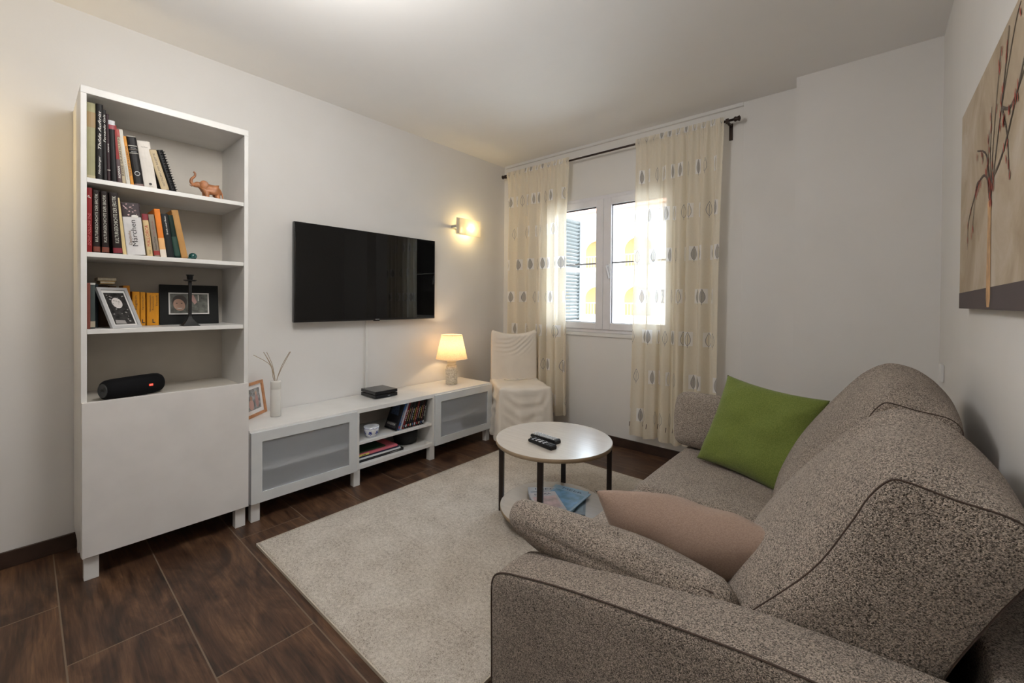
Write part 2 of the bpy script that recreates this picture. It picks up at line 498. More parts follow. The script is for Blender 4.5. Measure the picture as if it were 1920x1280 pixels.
for fl in range(3):
    for i in range(-7, 2):
        x = i*2.55+.25
        d_ = obj('terrace_door', bx(x, x+.8, 1.52, 1.6, fl*2.75+.05, fl*2.75+2.1), M('teal_shutter', (.18, .42, .45), .6), ho)
for fl in range(3):
    bm = BM()
    for i in range(-10, 6):
        x = i*2.55-.35
        box(bm, x, x+1.75, -.02, .04, fl*2.75+1.55, fl*2.75+1.6)
        for k in range(9): box(bm, x+.1+k*.19, x+.12+k*.19, 0, .02, fl*2.75+.9, fl*2.75+1.56)
    obj('railing', bm, M('grey_railing', (.3, .3, .3), .5), ho)
bm = BM(); prism(bm, [(-.6, 9.6), (9, 9.6), (4.2, 11.4)], 'x', -26.4, 15.4)
obj('roof', bm, M('terracotta_roof', (.42, .20, .12), .8), ho)
struct('floor_street', bx(-40, 40, L1+.6, 60, -3.4, -3.2), M('pale_paving', (.70, .67, .62), .9))

# ---------------------------------------------------------------- curtains
def curtain(lab, x0, x1, zb, ph, spread=0):
    t = thing('curtain', lab, 'curtain', (0, 2.885, 0), group='leaf print curtains at the window')
    bm = BM(); uvl = bm.loops.layers.uv.new('UVMap')
    n, mz = 150, 60; fab = 1.42
    zt = 2.362
    grid = []
    for j in range(mz+1):
        tz = j/mz; z = zb+(2.392-zb)*tz
        row = []
        for i in range(n+1):
            s = i/n
            low = 1-tz
            ww = (x1-x0)*(1-.03*math.sin(PI*tz))
            xc = (x0+x1)/2+spread*low
            topf = .0085*math.sin(s*2*PI*17+ph+2*math.sin(s*9))
            bot = .030*math.sin(s*2*PI*6.5+ph+1.3*math.sin(s*7+ph))+.012*math.sin(s*2*PI*11+ph*2)
            k = min(1, low*3.2)**.8
            y = topf*(1-k)+bot*k*(.75+.25*low)
            x = xc+(s-.5)*ww+.012*math.sin(s*2*PI*6.5+ph+1.2)*k
            zz = z
            if z > zt-.012:
                y = y*.6+(-.004)
            if j == 0: zz = z+.008*math.sin(s*19+ph)
            y -= .012*math.exp(-((z-zt)/.013)**2)
            row.append((bm.verts.new((x, y-.006, zz)), s*fab, z))
        grid.append(row)
    for j in range(mz):
        for i in range(n):
            q = [grid[j][i], grid[j][i+1], grid[j+1][i+1], grid[j+1][i]]
            f = bm.faces.new([v[0] for v in q])
            for lp, v in zip(f.loops, q): lp[uvl].uv = (v[1], v[2])
    me = bpy.data.meshes.new('drape'); bm.to_mesh(me); bm.free()
    for f in me.polygons: f.use_smooth = True
    me.materials.append(CURT)
    o = bpy.data.objects.new('drape', me); COL.objects.link(o); o.parent = t
    # hem with dark stitched tabs
    for i in range(4, n, 15):
        v = me.vertices[2*(n+1)+i].co
        obj('hem_stitch', tube(BM(), [(v.x, v.y-.004, v.z), (v.x+.004, v.y-.0045, v.z+.035)], .0022, 6), M('brown_stitch', (.09, .06, .05), .8), t)
    return t
curtain('cream leaf print curtain on the left, falling behind the covered chair', .125, .832, .185, .4)
curtain('cream leaf print curtain on the right, ending above the sofa', 1.425, 2.045, .150, 1.7, -.02)
rod = thing('curtain_rod', 'thin dark curtain rod with knob ends above the window', 'curtain rod', (0, 2.885, 2.362))
obj('rod', tube(BM(), [(.10, 0, 0), (2.10, 0, 0)], .008, 12), METAL_D, rod, True)
for x, s in ((.10, -1), (2.10, 1)):
    bm = BM(); tube(bm, [(x, 0, 0), (x+s*.006, 0, 0), (x+s*.012, 0, 0), (x+s*.02, 0, 0), (x+s*.034, 0, 0), (x+s*.04, 0, 0)], [.010, .016, .016, .012, .019, .008], 14)
    obj('finial', bm, METAL_D, rod, True)
for x in (.108, 2.062):
    bm = BM(); box(bm, x-.007, x+.007, .0, .097, -.012, .0); box(bm, x-.011, x+.011, .09, .097, -.10, .012)
    box(bm, x-.009, x+.009, -.012, -.002, -.02, .012)
    obj('bracket', bm, METAL_D, rod)

# ---------------------------------------------------------------- tall bookcase
XF = .38
bc = thing('bookcase', 'tall white bookcase with open shelves above one large plain door', 'bookcase', (0.0, 0, 0))
TZ = 2.02
bm = BM()
box(bm, .004, XF, 0, .018, .10, TZ-.03, .0015); box(bm, .004, XF, .582, .600, .10, TZ-.03, .0015)
box(bm, .004, XF, 0, .600, TZ-.03, TZ, .0015); box(bm, .004, XF-.002, .018, .582, .10, .118)
obj('carcass', bm, WHITE, bc)
obj('back_panel', bx(.006, .012, .018, .582, .118, TZ-.03), WHITE_SHADED, bc)
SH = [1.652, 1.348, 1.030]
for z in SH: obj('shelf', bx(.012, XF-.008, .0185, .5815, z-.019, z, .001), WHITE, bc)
obj('fixed_shelf', bx(.012, XF-.004, .0185, .5815, .702, .720, .001), WHITE_SHADED, bc)
obj('door', bx(XF, XF+.019, .0015, .5985, .102, .734, .0015), M('white_door_laminate', (.70, .675, .655), .35), bc)
for x in (.04, XF-.045):
    for y in (.008, .545): obj('leg', bx(x, x+.042, y, y+.045, 0, .10, .002), WHITE, bc)

# ---------------------------------------------------------------- low media unit
mu = thing('media_cabinet', 'long low white media cabinet with two frosted glass doors', 'cabinet', (0, .608, 0))
L = 1.795
bm = BM()
box(bm, .004, XF, 0, L, .452, .480, .0015)
box(bm, .006, XF, 0, L, .10, .125, .001)
for y in (0, .592, 1.185, L-.018): box(bm, .006, XF, y, y+.018, .125, .452)
obj('carcass', bm, WHITE, mu)
obj('back_panel', bx(.008, .014, .018, L-.018, .125, .452), WHITE_SHADED, mu)
for y0, y1 in ((.018, .592), (.610, 1.185), (1.203, L-.018)):
    obj('shelf', bx(.014, XF-.01, y0+.0005, y1-.0005, .250, .268, .001), WHITE, mu)
for y0, y1 in ((.0015, .586), (1.197, L-.0015)):
    d = thing('glass_door', None, None); d.parent = mu; d.location = (0, 0, 0)
    bm = BM(); fw = .052
    for a in ((y0, y0+fw, .102, .470), (y1-fw, y1, .102, .470), (y0+fw, y1-fw, .102, .102+fw), (y0+fw, y1-fw, .470-fw, .470)):
        box(bm, XF+.001, XF+.020, a[0], a[1], a[2], a[3])
    obj('door_frame', bm, M('satin_white_aluminium', (.66, .68, .69), .35, metal=.15), d)
    obj('frosted_pane', bx(XF+.008, XF+.013, y0+fw-.003, y1-fw+.003, .102+fw-.003, .470-fw+.003), FROST, d)
for y in (.008, .575, 1.165, L-.05):
    for x in (.04, XF-.045): obj('leg', bx(x, x+.042, y, y+.042, 0, .10, .002), WHITE, mu)

# things behind the frosted doors
ds = obj('dish', lathe(BM(), [(.002, 0), (.045, .001), (.085, .018), (.09, .024), (.086, .025), (.044, .006), (.002, .005)], 40, cap=False), M('pale_ceramic', (.75, .75, .74), .2), None, True, (.27, .92, .125))
tag(ds, 'pale round dish behind the left frosted glass door', 'dish')
bxx = obj('storage_box', bx(-.09, .09, -.10, .10, 0, .085, .004), M('pale_card', (.62, .66, .74), .6), None, False, (.25, 2.02, .1255))
tag(bxx, 'pale storage box behind the right frosted glass door', 'box')

# ---------------------------------------------------------------- books
DARKT = M('ink_dark', (.03, .025, .025), .5); WHT = M('ink_white', (.72, .70, .66), .5); REDT = M('ink_red', (.45, .03, .03), .5)
PAGE = M('book_pages', (.70, .64, .52), .85, vary=.12, vscale=120)
def book(lab, S_z, y0, y1, ytop, h, col, title=None, tcol=None, group='', depth=.16, name='book', tsize=.7, tpos=.5, tlen=.7, rough=.45, bands=(), pages=True, xf=.345, shear=0, spine=None, title2=None):
    w = max(.006, (y1-y0))*.985
    th = math.asin(max(-.6, min(.6, (y0-ytop)/h))); w *= math.cos(th)
    t = thing(name, lab, 'book', (xf, y0, S_z+.0006), (th, 0, 0), group)
    c = .002
    bm = BM()
    box(bm, -depth, -.004, 0, c, 0, h); box(bm, -depth, -.004, w-c, w, 0, h)
    bulge = .0035 if w > .018 else .0015
    prism(bm, [(-.006, 0), (-.006, w)]+[(-.004+bulge*math.sin(a*PI/6), w*(.5+.5*math.cos(a*PI/6))) for a in range(0, 7)], 'z', 0, h)
    cm = M('cover_'+lab.replace(' ', '_')[:40], col, rough, vary=.08, vscale=20, spec=.2)
    obj('cover', bm, cm, t)
    obj('pages', bx(-depth+.006, -.0065, c+.0002, w-c-.0002, .003, h-.004), PAGE, t)
    k = -.0005+bulge-.0003-.004+.0012
    for z0, z1, bc_ in bands:
        bm = BM(); e = .0006
        prism(bm, [(-.005, -e), (-.005, w+e)]+[(-.004+e+bulge*math.sin(a*PI/6), w*.5+(w*.5+e)*math.cos(a*PI/6)) for a in range(0, 7)], 'z', z0*h, z1*h)
        obj('spine_band', bm, M('band_%d_%d_%d' % tuple(int(x*99) for x in bc_), bc_, .5), t)
    for tt in ((title, tcol, tpos, tlen, tsize), title2):
        if tt and tt[0]:
            s, tc_, tp, tl, ts = tt
            xx = -.004+bulge+.0009
            text('title', s, tc_ or WHT, t, lambda tx, ty, xx=xx, tp=tp: (xx-abs(ty/(w*.5))**2*bulge*.7, w/2-ty, h*tp+tx), h*tl, w*ts, shear)
    return t
G1, G2, G3 = 'books on the top shelf', 'books on the second shelf', 'books on the third shelf'
s1, s2, s3 = SH
cr = srgb
book('tall sage green clothbound book with blotches, leftmost on the top shelf', s1, .020, .046, .0205, .315, cr(150, 146, 112), None, None, G1, .22, bands=((.68, .88, cr(150, 125, 84)), (.0, .05, cr(170, 158, 125))))
book('tall black book with white script, second on the top shelf', s1, .0475, .070, .047, .318, cr(22, 20, 20), 'Thilde Auftritt', WHT, G1, .21, tpos=.66, tlen=.5, tsize=.42, shear=.3, title2=('Neuberger', WHT, .2, .24, .4))
book('narrow black book with small white lettering, third on the top shelf', s1, .071, .0825, .066, .300, cr(26, 22, 22), 'Fernando Gala', WHT, G1, .19, tpos=.74, tlen=.38, tsize=.6, shear=.2)
book('thin dark plum book on the top shelf, beside the lettered black one', s1, .083, .0925, .0775, .286, cr(48, 30, 34), 'KRIMI', WHT, G1, .17, tpos=.5, tlen=.12, tsize=.4, bands=((.17, .18, cr(190, 180, 170)),))
book('black book with a white and red spine head on the top shelf', s1, .094, .1145, .0845, .262, cr(16, 14, 16), None, None, G1, .17, bands=((.93, 1.0, cr(200, 200, 205)), (.86, .93, cr(150, 60, 70))))
book('slim paperback, red above and dark maroon below, on the top shelf', s1, .1155, .1295, .0965, .246, cr(140, 40, 38), 'ROMAN', WHT, G1, .14, tpos=.2, tlen=.2, tsize=.5, bands=((0, .42, cr(58, 28, 34)),))
book('slim beige paperback with black lettering down the spine, top shelf', s1, .130, .1415, .107, .232, cr(178, 164, 138), 'REISE ERZAHLUNG', DARKT, G1, .13, tpos=.52, tlen=.72, tsize=.55, bands=((.86, 1.0, cr(165, 60, 52)),))
book('slim off-white paperback with grey lettering, top shelf', s1, .1425, .156, .1165, .235, cr(206, 202, 192), 'NOVELLEN', M('ink_grey', (.3, .3, .28), .6), G1, .14, tpos=.3, tlen=.4, tsize=.3)
book('slim amber yellow paperback beside the thick black book, top shelf', s1, .157, .168, .130, .210, cr(205, 140, 55), 'SPAZIERGANG', DARKT, G1, .13, tpos=.5, tlen=.6, tsize=.5)
bk = book('thick black hardcover with silver bands and a ring on its spine, top shelf', s1, .169, .200, .1425, .215, cr(24, 20, 20), None, None, G1, .15, bands=((.985, 1.0, cr(170, 165, 155)), (.80, .815, cr(170, 165, 155)), (.73, .74, cr(120, 110, 100)), (.655, .665, cr(185, 180, 170)), (.01, .05, cr(120, 95, 90))))
bm = BM()
for i in range(20):
    a0, a1 = i*PI/10, (i+1)*PI/10
    for r0, r1 in ((.0075, .0095),):
        poly_flat(bm, [(.0008, .0151+r*math.cos(a), .055+r*math.sin(a)) for r, a in ((r0, a0), (r1, a0), (r1, a1), (r0, a1))])
obj('spine_ring', bm, M('ink_silver', (.45, .45, .45), .4), bk)
text('spine_text', 'GROSSER BILDATLAS', M('ink_silver', (.45, .45, .45), .4), bk, lambda a, b: (.0009, .0155+a, .148+b), .020, .0035)
text('spine_text', 'DER WELT', M('ink_silver', (.45, .45, .45), .4), bk, lambda a, b: (.0009, .0155+a, .164+b), .018, .0035)
bk = book('thick white book with small black title across the spine, top shelf', s1, .202, .247, .1755, .204, cr(214, 208, 200), None, None, G1, .15)
text('spine_text', 'Das Wesen', DARKT, bk, lambda a, b: (.0012, .022+a, .178+b), .022, .0045)
bm = BM(); lathe(bm, [(.0001, 0), (.0055, 0)], 16, cap=False)
for v in bm.verts: v.co = (.0012, .022+v.co.x, .017+v.co.y)
obj('publisher_mark', bm, DARKT, bk)
text('spine_text', 'Roman', DARKT, bk, lambda a, b: (.0012, .022+a, .008+b), .012, .003)
book('black softcover with a cream lettered edge, leaning second from right on the top shelf', s1, .262, .291, .214, .180, cr(20, 18, 18), 'NOTIZEN UND REZEPTE', DARKT, G1, .13, tpos=.5, tlen=.8, tsize=.25, bands=((.01, .99, cr(188, 168, 132)),))
# spiral notebook
nb = book('black spiral bound notebook, rightmost of the leaning books on the top shelf', s1, .294, .318, .243, .186, cr(10, 10, 12), None, None, G1, .14, name='spiral_notebook')
bm = BM()
for i in range(16):
    z = .008+i*.0112
    pts = [(.001+.0065*math.cos(a*PI/5), .0185+.008*math.sin(a*PI/5), z+.0007*a/5) for a in range(0, 11)]
    tube(bm, pts, .0014, 5)
obj('spiral', bm, BLACK, nb)

book('crimson book with white emblem and slanted red lettering, leftmost on the second shelf', s2, .0195, .0365, .0195, .268, cr(128, 28, 30), 'DONT FOLLOW THE', M('ink_rose', (.5, .12, .12), .5), G2, .19, tpos=.36, tlen=.5, tsize=.5, title2=('P', WHT, .86, .045, .55), shear=.25)
DKB = (cr(36, 26, 24), cr(44, 24, 26), cr(40, 20, 24))
for (a, b, tp, wd, nm) in ((.040, .0605, .038, .0, 'first'), (.066, .088, .061, .0, 'middle'), (.101, .130, .0865, .0, 'last')):
    book('dark brown volume with long silver lettering, %s of the matching three on the second shelf' % nm, s2, a, b, tp, .262, DKB[('first', 'middle', 'last').index(nm)], 'KULTURGESCHICHTE DER EROTIK', M('ink_pale', (.55, .55, .48), .5), G2, .19, tpos=.56, tlen=.76, tsize=.42, bands=((.02, .1, cr(110, 52, 34) if nm != 'last' else cr(120, 24, 38)),))
book('very thin cream book left of the wide white fairy tale volume, second shelf', s2, .1315, .1435, .108, .243, cr(214, 192, 142), None, None, G2, .15)
bk = book('wide white fairy tale book with a dark floral spine head, second shelf', s2, .145, .207, .1235, .226, cr(206, 204, 204), 'Märchen', DARKT, G2, .17, tpos=.42, tlen=.50, tsize=.30, bands=((.73, 1.0, cr(42, 22, 28)),), title2=None)
text('title_line', 'Deutsche', M('ink_brown', (.25, .15, .08), .5), bk, lambda a, b: (.0013, .0155-b, .075+a), .060, .010)
bm = BM(); rnd = random.Random(3)
for i in range(16):
    cy_, cz_ = rnd.uniform(.006, .052), rnd.uniform(.172, .22); r_ = rnd.uniform(.0015, .004)
    poly_flat(bm, [(.0013, cy_+r_*math.cos(a*PI/3.5), cz_+r_*.8*math.sin(a*PI/3.5)) for a in range(7)])
obj('blossoms', bm, M('ink_blossom', (.62, .42, .42), .6), bk)
bm = BM(); poly_flat(bm, [(.0014, .040+.012*math.cos(a*PI/8), .168+.006*math.sin(a*PI/8)) for a in range(16)])
obj('swan', bm, WHT, bk)
book('cream paperback with red MALLORCA lettering and dark red head, second shelf', s2, .2115, .232, .192, .188, cr(206, 182, 138), 'MALLORCA', REDT, G2, .13, tpos=.48, tlen=.50, tsize=.6, shear=.1, bands=((.85, 1.0, cr(130, 32, 44)),), title2=('Insel', M('ink_olive', (.2, .17, .03), .5), .1, .1, .4))
book('grey guidebook with small dark lettering and red foot label, second shelf', s2, .236, .2565, .2135, .189, cr(140, 130, 116), 'Reisen Travel', DARKT, G2, .13, tpos=.32, tlen=.3, tsize=.3, bands=((.04, .14, cr(150, 48, 44)),), title2=('Der Bericht', M('ink_maroon', (.3, .08, .08), .6), .68, .35, .3))
book('bright orange book fading to cream at its foot, second shelf', s2, .2585, .280, .2335, .217, cr(226, 130, 52), None, None, G2, .15, bands=((0, .16, cr(226, 214, 200)), (.16, .4, cr(230, 178, 120))))
book('charcoal book with thin white lettering, right of the orange one on the second shelf', s2, .2815, .309, .2565, .199, cr(36, 38, 40), 'Briefe einer Reise', WHT, G2, .14, tpos=.74, tlen=.42, tsize=.22)
book('very dark green book partly behind the tan board, second shelf', s2, .3105, .332, .2815, .197, cr(16, 38, 32), None, None, G2, .13, bands=((.05, .5, cr(24, 62, 50)),))
book('tan wooden-looking volume, rightmost and leaning on the second shelf', s2, .335, .3605, .2955, .224, cr(182, 138, 84), None, None, G2, .15, bands=((.0, .03, cr(150, 108, 60)),))

book('faded red brown book, leftmost on the third shelf', s3, .0195, .0320, .0195, .192, cr(118, 68, 58), None, None, G3, .15, xf=.33)
book('grey green book with a white foot label on the third shelf', s3, .0325, .0475, .0325, .193, cr(70, 80, 78), None, None, G3, .15, bands=((.03, .16, cr(170, 160, 140)), (.96, 1.0, cr(190, 190, 185))), xf=.31)
book('dark slate book half hidden by the silver photo frame, third shelf', s3, .048, .0635, .048, .191, cr(38, 46, 52), None, None, G3, .15, xf=.235)
book('dark brown book behind the silver photo frame, third shelf', s3, .066, .100, .066, .188, cr(74, 54, 38), None, None, G3, .14, xf=.18)
book('brown book behind the silver photo frame, under the flat stack, third shelf', s3, .1005, .128, .1005, .186, cr(92, 66, 42), None, None, G3, .14, xf=.175)
book('tall amber book rising just right of the silver photo frame, third shelf', s3, .1560, .1800, .150, .188, cr(196, 128, 44), 'Lexikon', DARKT, G3, .13, tpos=.75, tlen=.3, tsize=.3, xf=.175)
for (a, b, nm, tl, hh) in ((.1830, .2100, 'leftmost of the three matching ones', 'Englisch', .161), (.2120, .2300, 'narrowest, the middle one of the three matching ones', 'Spanisch', .159), (.2350, .2800, 'widest, rightmost of the three matching ones', 'Spanisch', .157)):
    wide = b-a > .03
    bk = book('yellow dictionary, %s on the third shelf' % nm, s3, a, b, a-.001, hh, cr(214, 146, 42), tl if not wide else 'Französisch', DARKT, G3, .12, tpos=.68, tlen=.42, tsize=.34 if not wide else .14, xf=.175)
    if wide:
        text('title_line', 'Wörterbuch', DARKT, bk, lambda p, q: (.0012, .012-q, .105+p), .08, .006)
        text('title_line', 'Deutsch', DARKT, bk, lambda p, q: (.0006, .036-q, .12+p), .05, .006)
    text('letter_mark', 'L', DARKT, bk, lambda p, q, w=b-a: (.0008, w*.55+p, .021+q), .010, .018, bold=.03)
# flat books on top
for z, hw, c_, lab, yy, ww in ((.194, .012, cr(206, 158, 66), 'small yellow book lying flat over the upright ones, third shelf', .070, .050), (.2067, .0145, cr(160, 140, 104), 'thicker cream-paged book on top of the flat yellow one, third shelf', .062, .064)):
    t = thing('book', lab, 'book', (.21, yy, s3+z), (0, 0, 0), G3)
    bm = BM(); box(bm, -.12, 0, 0, ww, 0, .0015); box(bm, -.12, 0, 0, ww, hw-.0015, hw); box(bm, -.12, -.118, 0, ww, 0, hw)
    obj('cover', bm, M('flat_cover_%d' % int(z*1000), c_, .5), t)
    obj('pages', bx(-.117, -.002, .002, ww-.002, .0016, hw-.0016), PAGE, t)

# ---------------------------------------------------------------- small things on the shelves
# elephant
def elephant():
    t = thing('elephant_figurine', 'carved orange brown wooden elephant with raised trunk on the top shelf', 'figurine', (.22, .475, s1+.0005), (0, 0, 0))
    EW = M('carved_wood', (.42, .17, .07), .45, vary=.25, vscale=40)
    me = bpy.data.meshes.new('elephant_body')
    V = [(0, .004, .074), (0, .025, .072), (0, -.018, .076), (0, -.040, .086), (0, -.056, .090), (0, -.068, .082), (0, -.080, .092), (0, -.078, .112), (0, -.064, .126), (0, -.062, .142), (0, -.070, .150),
         (.016, -.016, .040), (.016, -.014, .004), (-.016, -.020, .040), (-.016, -.022, .004), (.016, .030, .040), (.016, .032, .004), (-.016, .034, .040), (-.016, .036, .004), (0, .052, .06), (0, .056, .036)]
    E = [(0, 1), (0, 2), (2, 3), (3, 4), (4, 5), (5, 6), (6, 7), (7, 8), (8, 9), (9, 10), (2, 11), (11, 12), (2, 13), (13, 14), (1, 15), (15, 16), (1, 17), (17, 18), (1, 19), (19, 20)]
    Rr = [.031, .030, .026, .019, .020, .013, .010, .008, .0065, .0055, .005, .011, .011, .011, .011, .012, .012, .012, .012, .005, .003]
    k_ = 1.0
    me.from_pydata(V, E, []); 
    o = bpy.data.objects.new('elephant_body', me); COL.objects.link(o); o.parent = t
    sm = o.modifiers.new('skin', 'SKIN'); sv = me.skin_vertices
    if not sv:
        bmm = bmesh.new(); bmm.from_mesh(me); bmm.verts.layers.skin.verify(); bmm.to_mesh(me); bmm.free(); sv = me.skin_vertices
    for i, r in enumerate(Rr): sv[0].data[i].radius = (r*.85, r*.85)
    sv[0].data[0].use_root = True
    ss = o.modifiers.new('sub', 'SUBSURF'); ss.levels = 2; ss.render_levels = 2
    me.materials.append(EW)
    # bake the modifiers
    dg = bpy.context.evaluated_depsgraph_get(); nm = bpy.data.meshes.new_from_object(o.evaluated_get(dg))
    zmin = min(v.co.z for v in nm.vertices)
    for v in nm.vertices: v.co.z = (v.co.z-zmin)
    for f in nm.polygons: f.use_smooth = True
    o.modifiers.clear(); o.data = nm
    for s in (1, -1):
        bm = BM(); bmesh.ops.create_uvsphere(bm, u_segments=14, v_segments=10, radius=1)
        for v in bm.verts: v.co = (s*(.020+.004*v.co.x+.006*v.co.y), -.030+.018*v.co.y, .090+.020*v.co.z-zmin)
        obj('ear', bm, EW, t, True)
        bm = BM(); tube(bm, [(s*.009, -.064, .082-zmin), (s*.010, -.076, .078-zmin), (s*.010, -.084, .084-zmin)], [.003, .0028, .001], 8)
        obj('tusk', bm, EW, t, True)
    return t
elephant()
# green glass snail/ball
t = thing('glass_ornament', 'small dark teal glass ornament beside the leaning books, second shelf', 'ornament', (.30, .386, s2+.0005))
GG = M('teal_glass', (.01, .075, .07), .08, coat=.6)
bm = BM(); bmesh.ops.create_uvsphere(bm, u_segments=24, v_segments=16, radius=.017)
for v in bm.verts: v.co.z = v.co.z+.017
obj('ball', bm, GG, t, True)
bm = BM(); tube(bm, crom([(.004, -.010, .006), (.008, -.024, .007), (.008, -.030, .016), (.008, -.027, .026)], 5), [.006]*10+[.005]*6, 10)
obj('neck', bm, GG, t, True)
# silver frame
def photo_quad(name, bmfn, mat, parent): return obj(name, bmfn, mat, parent)
t = thing('photo_frame', 'silver picture frame with a black and white photo, leaning on the third shelf', 'photo frame', (.362, .104, s3+.001))
t.matrix_world = frame_mtx((.350, .098, s3+.001), (-.461, .887, 0), (-.42, -.22, .88))
w_, h_ = .116, .200
bm = BM(); ring(bm, 0, w_, 0, h_, .012, 0, .012, bev=0)
for v in bm.verts: v.co = (v.co.x, v.co.z, v.co.y-.012)
obj('frame', bm, M('silver_frame_metal', (.50, .50, .51), .5, metal=.4), t)
obj('back_board', bx(.004, w_-.004, .004, h_-.004, -.016, -.009), DARKT, t)
obj('mount', bx(.012, w_-.012, .012, h_-.012, -.009, -.006), M('photo_mount', (.66, .65, .63), .6), t)
obj('photo', bx(.020, w_-.018, .020, h_-.024, -.006, -.0055), M('photo_black', (.035, .033, .032), .35, vary=.6, vscale=60, spec=.1), t)
bm = BM(); poly_flat(bm, [(.058+.020*math.cos(a*PI/8), .125+.026*math.sin(a*PI/8), -.0052) for a in range(16)])
obj('photo_figure', bm, M('photo_white', (.62, .58, .56), .5), t)
bm = BM()
rnd = random.Random(5)
for i in range(22):
    px_, py_ = rnd.uniform(.026, .090), rnd.uniform(.030, .165); r_ = rnd.uniform(.0015, .005)
    poly_flat(bm, [(px_+r_*math.cos(a*PI/3), py_+r_*rnd.uniform(.4, 1)*math.sin(a*PI/3), -.0050) for a in range(6)])
poly_flat(bm, [(.024, .024, -.0051), (.064, .022, -.0051), (.062, .038, -.0051), (.026, .042, -.0051)])
obj('photo_highlights', bm, M('photo_grey', (.30, .28, .27), .5), t)
bm = BM(); prism(bm, [(.04, .11), (.06, .11), (.06, .018), (.04, .018)], 'z', -.020, -.017)
obj('stand', bx(.045, .075, .006, .10, -.024, -.017), DARKT, t)
# black frame
t = thing('photo_frame', 'wide black picture frame with a colour photo of a smiling person, third shelf', 'photo frame')
t.matrix_world = frame_mtx((.150, .288, s3+.001), (0, 1, 0), (-.10, 0, 1))
w_, h_ = .244, .200
BLF = M('black_frame', (.016, .017, .017), .5, spec=.15)
bm = BM(); ring(bm, 0, w_, 0, h_, .044, 0, .014, bev=0)
for v in bm.verts: v.co = (v.co.x, v.co.z, v.co.y-.014)
obj('frame', bm, BLF, t)
obj('back_board', bx(.004, w_-.004, .004, h_-.004, -.018, -.010), BLF, t)
obj('mount', bx(.034, .202, .050, .160, -.010, .0006), M('photo_mount', (.66, .65, .63), .6), t)
obj('photo', bx(.040, .196, .056, .154, .0006, .0012), M('photo_greygreen', (.11, .115, .10), .4, vary=.5, vscale=50), t)
bm = BM(); poly_flat(bm, [(.078+.030*math.cos(a*PI/10), .112+.032*math.sin(a*PI/10)+.004*(a < 10), .0016) for a in range(20)])
obj('photo_hair', bm, M('photo_dark', (.05, .04, .035), .4), t)
bm = BM(); poly_flat(bm, [(.076+.024*math.cos(a*PI/10)-.004*math.sin(a*PI/10), .098+.030*math.sin(a*PI/10), .0020) for a in range(20)])
obj('photo_face', bm, M('photo_skin', (.52, .33, .25), .5), t)
bm = BM(); poly_flat(bm, [(.078+.011*math.cos(a*PI/8), .083+.005*math.sin(a*PI/8), .0024) for a in range(8, 17)])
obj('photo_smile', bm, WHT, t)
bm = BM()
for xx in (.066, .086): poly_flat(bm, [(xx+.004*math.cos(a*PI/5), .106+.002*math.sin(a*PI/5), .0024) for a in range(10)])
obj('photo_eyes', bm, M('photo_dark', (.05, .04, .035), .4), t)
bm = BM(); poly_flat(bm, [(.118, .150, .0018), (.136, .150, .0018), (.150, .112, .0018), (.140, .100, .0018), (.126, .122, .0018)])
obj('photo_arm', bm, M('photo_rose', (.45, .27, .24), .5), t)
bm = BM(); poly_flat(bm, [(.154, .150, .0018), (.157, .150, .0018), (.157, .118, .0018), (.154, .118, .0018)])
obj('photo_post', bm, WHT, t)
# candle holder
t = thing('candle_holder', 'black metal candle holder with square stepped foot, in front of the black frame', 'candle holder', (.315, .372, s3+.0006))
BI = M('black_iron', (.012, .012, .012), .5, metal=.3)
bm = BM(); box(bm, -.034, .034, -.034, .034, 0, .004, .001)
vb = []
for (r, z) in ((.030, .004), (.018, .020), (.009, .034), (.006, .045)):
    vb.append([bm.verts.new((sx*r, sy*r, z)) for sx, sy in ((-1, -1), (1, -1), (1, 1), (-1, 1))])
for a, b in zip(vb, vb[1:]):
    for i in range(4): bm.faces.new((a[i], a[(i+1) % 4], b[(i+1) % 4], b[i]))
obj('foot', bm, BI, t)
obj('stem', bx(-.0062, .0062, -.0062, .0062, .040, .215, .001), BI, t)
obj('drip_plate', lathe(BM(), [(.004, .213), (.020, .214), (.027, .218), (.027, .2195), (.004, .2185)], 28), BI, t, True)
obj('candle_cup', lathe(BM(), [(.006, .2185), (.011, .222), (.013, .240), (.0165, .243), (.0165, .245), (.011, .245), (.009, .228)], 28), BI, t, True)

# portable speaker
t = thing('portable_speaker', 'black capsule shaped portable speaker with a small red badge, in the lowest open compartment', 'speaker')
A = Vector((.335, .068, .72)); B = Vector((.245, .272, .72))
xa = (B-A).normalized()
t.matrix_world = frame_mtx(((A+B)/2)+Vector((0, 0, .0455)), xa, (xa.cross(Vector((0, 0, 1))))*-1)   # local x along, y towards back
LN = (B-A).length/2
SPK = M('speaker_mesh', (.006, .006, .007), .8, bmp=.4, bscale=700, spec=.15)
bm = BM()
prof = [(.030, -LN), (.037, -LN+.003), (.0425, -LN+.012), (.045, -LN+.03), (.0455, 0), (.045, LN-.03), (.0425, LN-.012), (.037, LN-.003), (.030, LN)]
lathe(bm, prof, 40)
for v in bm.verts: v.co = (v.co.z, v.co.x, v.co.y)
obj('speaker_body', bm, SPK, t, True)
for s in (1, -1):
    bm = BM(); lathe(bm, [(.0295, 0), (.0285, .003), (.026, .0015), (.024, .0005), (.004, .0008), (.0001, .0008)], 32, cap=False)
    for v in bm.verts: v.co = (s*(LN+v.co.z), v.co.x, v.co.y)
    e = obj('end_membrane', bm, M('speaker_rubber', (.045, .046, .048), .4), t, True)
fz = -1  # camera side is local -y
text('end_logo', 'JBL', M('speaker_logo_dark', (.004, .004, .004), .5), t, lambda a, b: (-LN-.0022, -a, b), .026, .014, bold=.03)
bm = BM(); pr_ = []
box(bm, .036, .052, -.0475, -.044, -.004, .006, .001)
obj('badge', bm, emis('badge_red', (.75, .06, .03), .5), t)
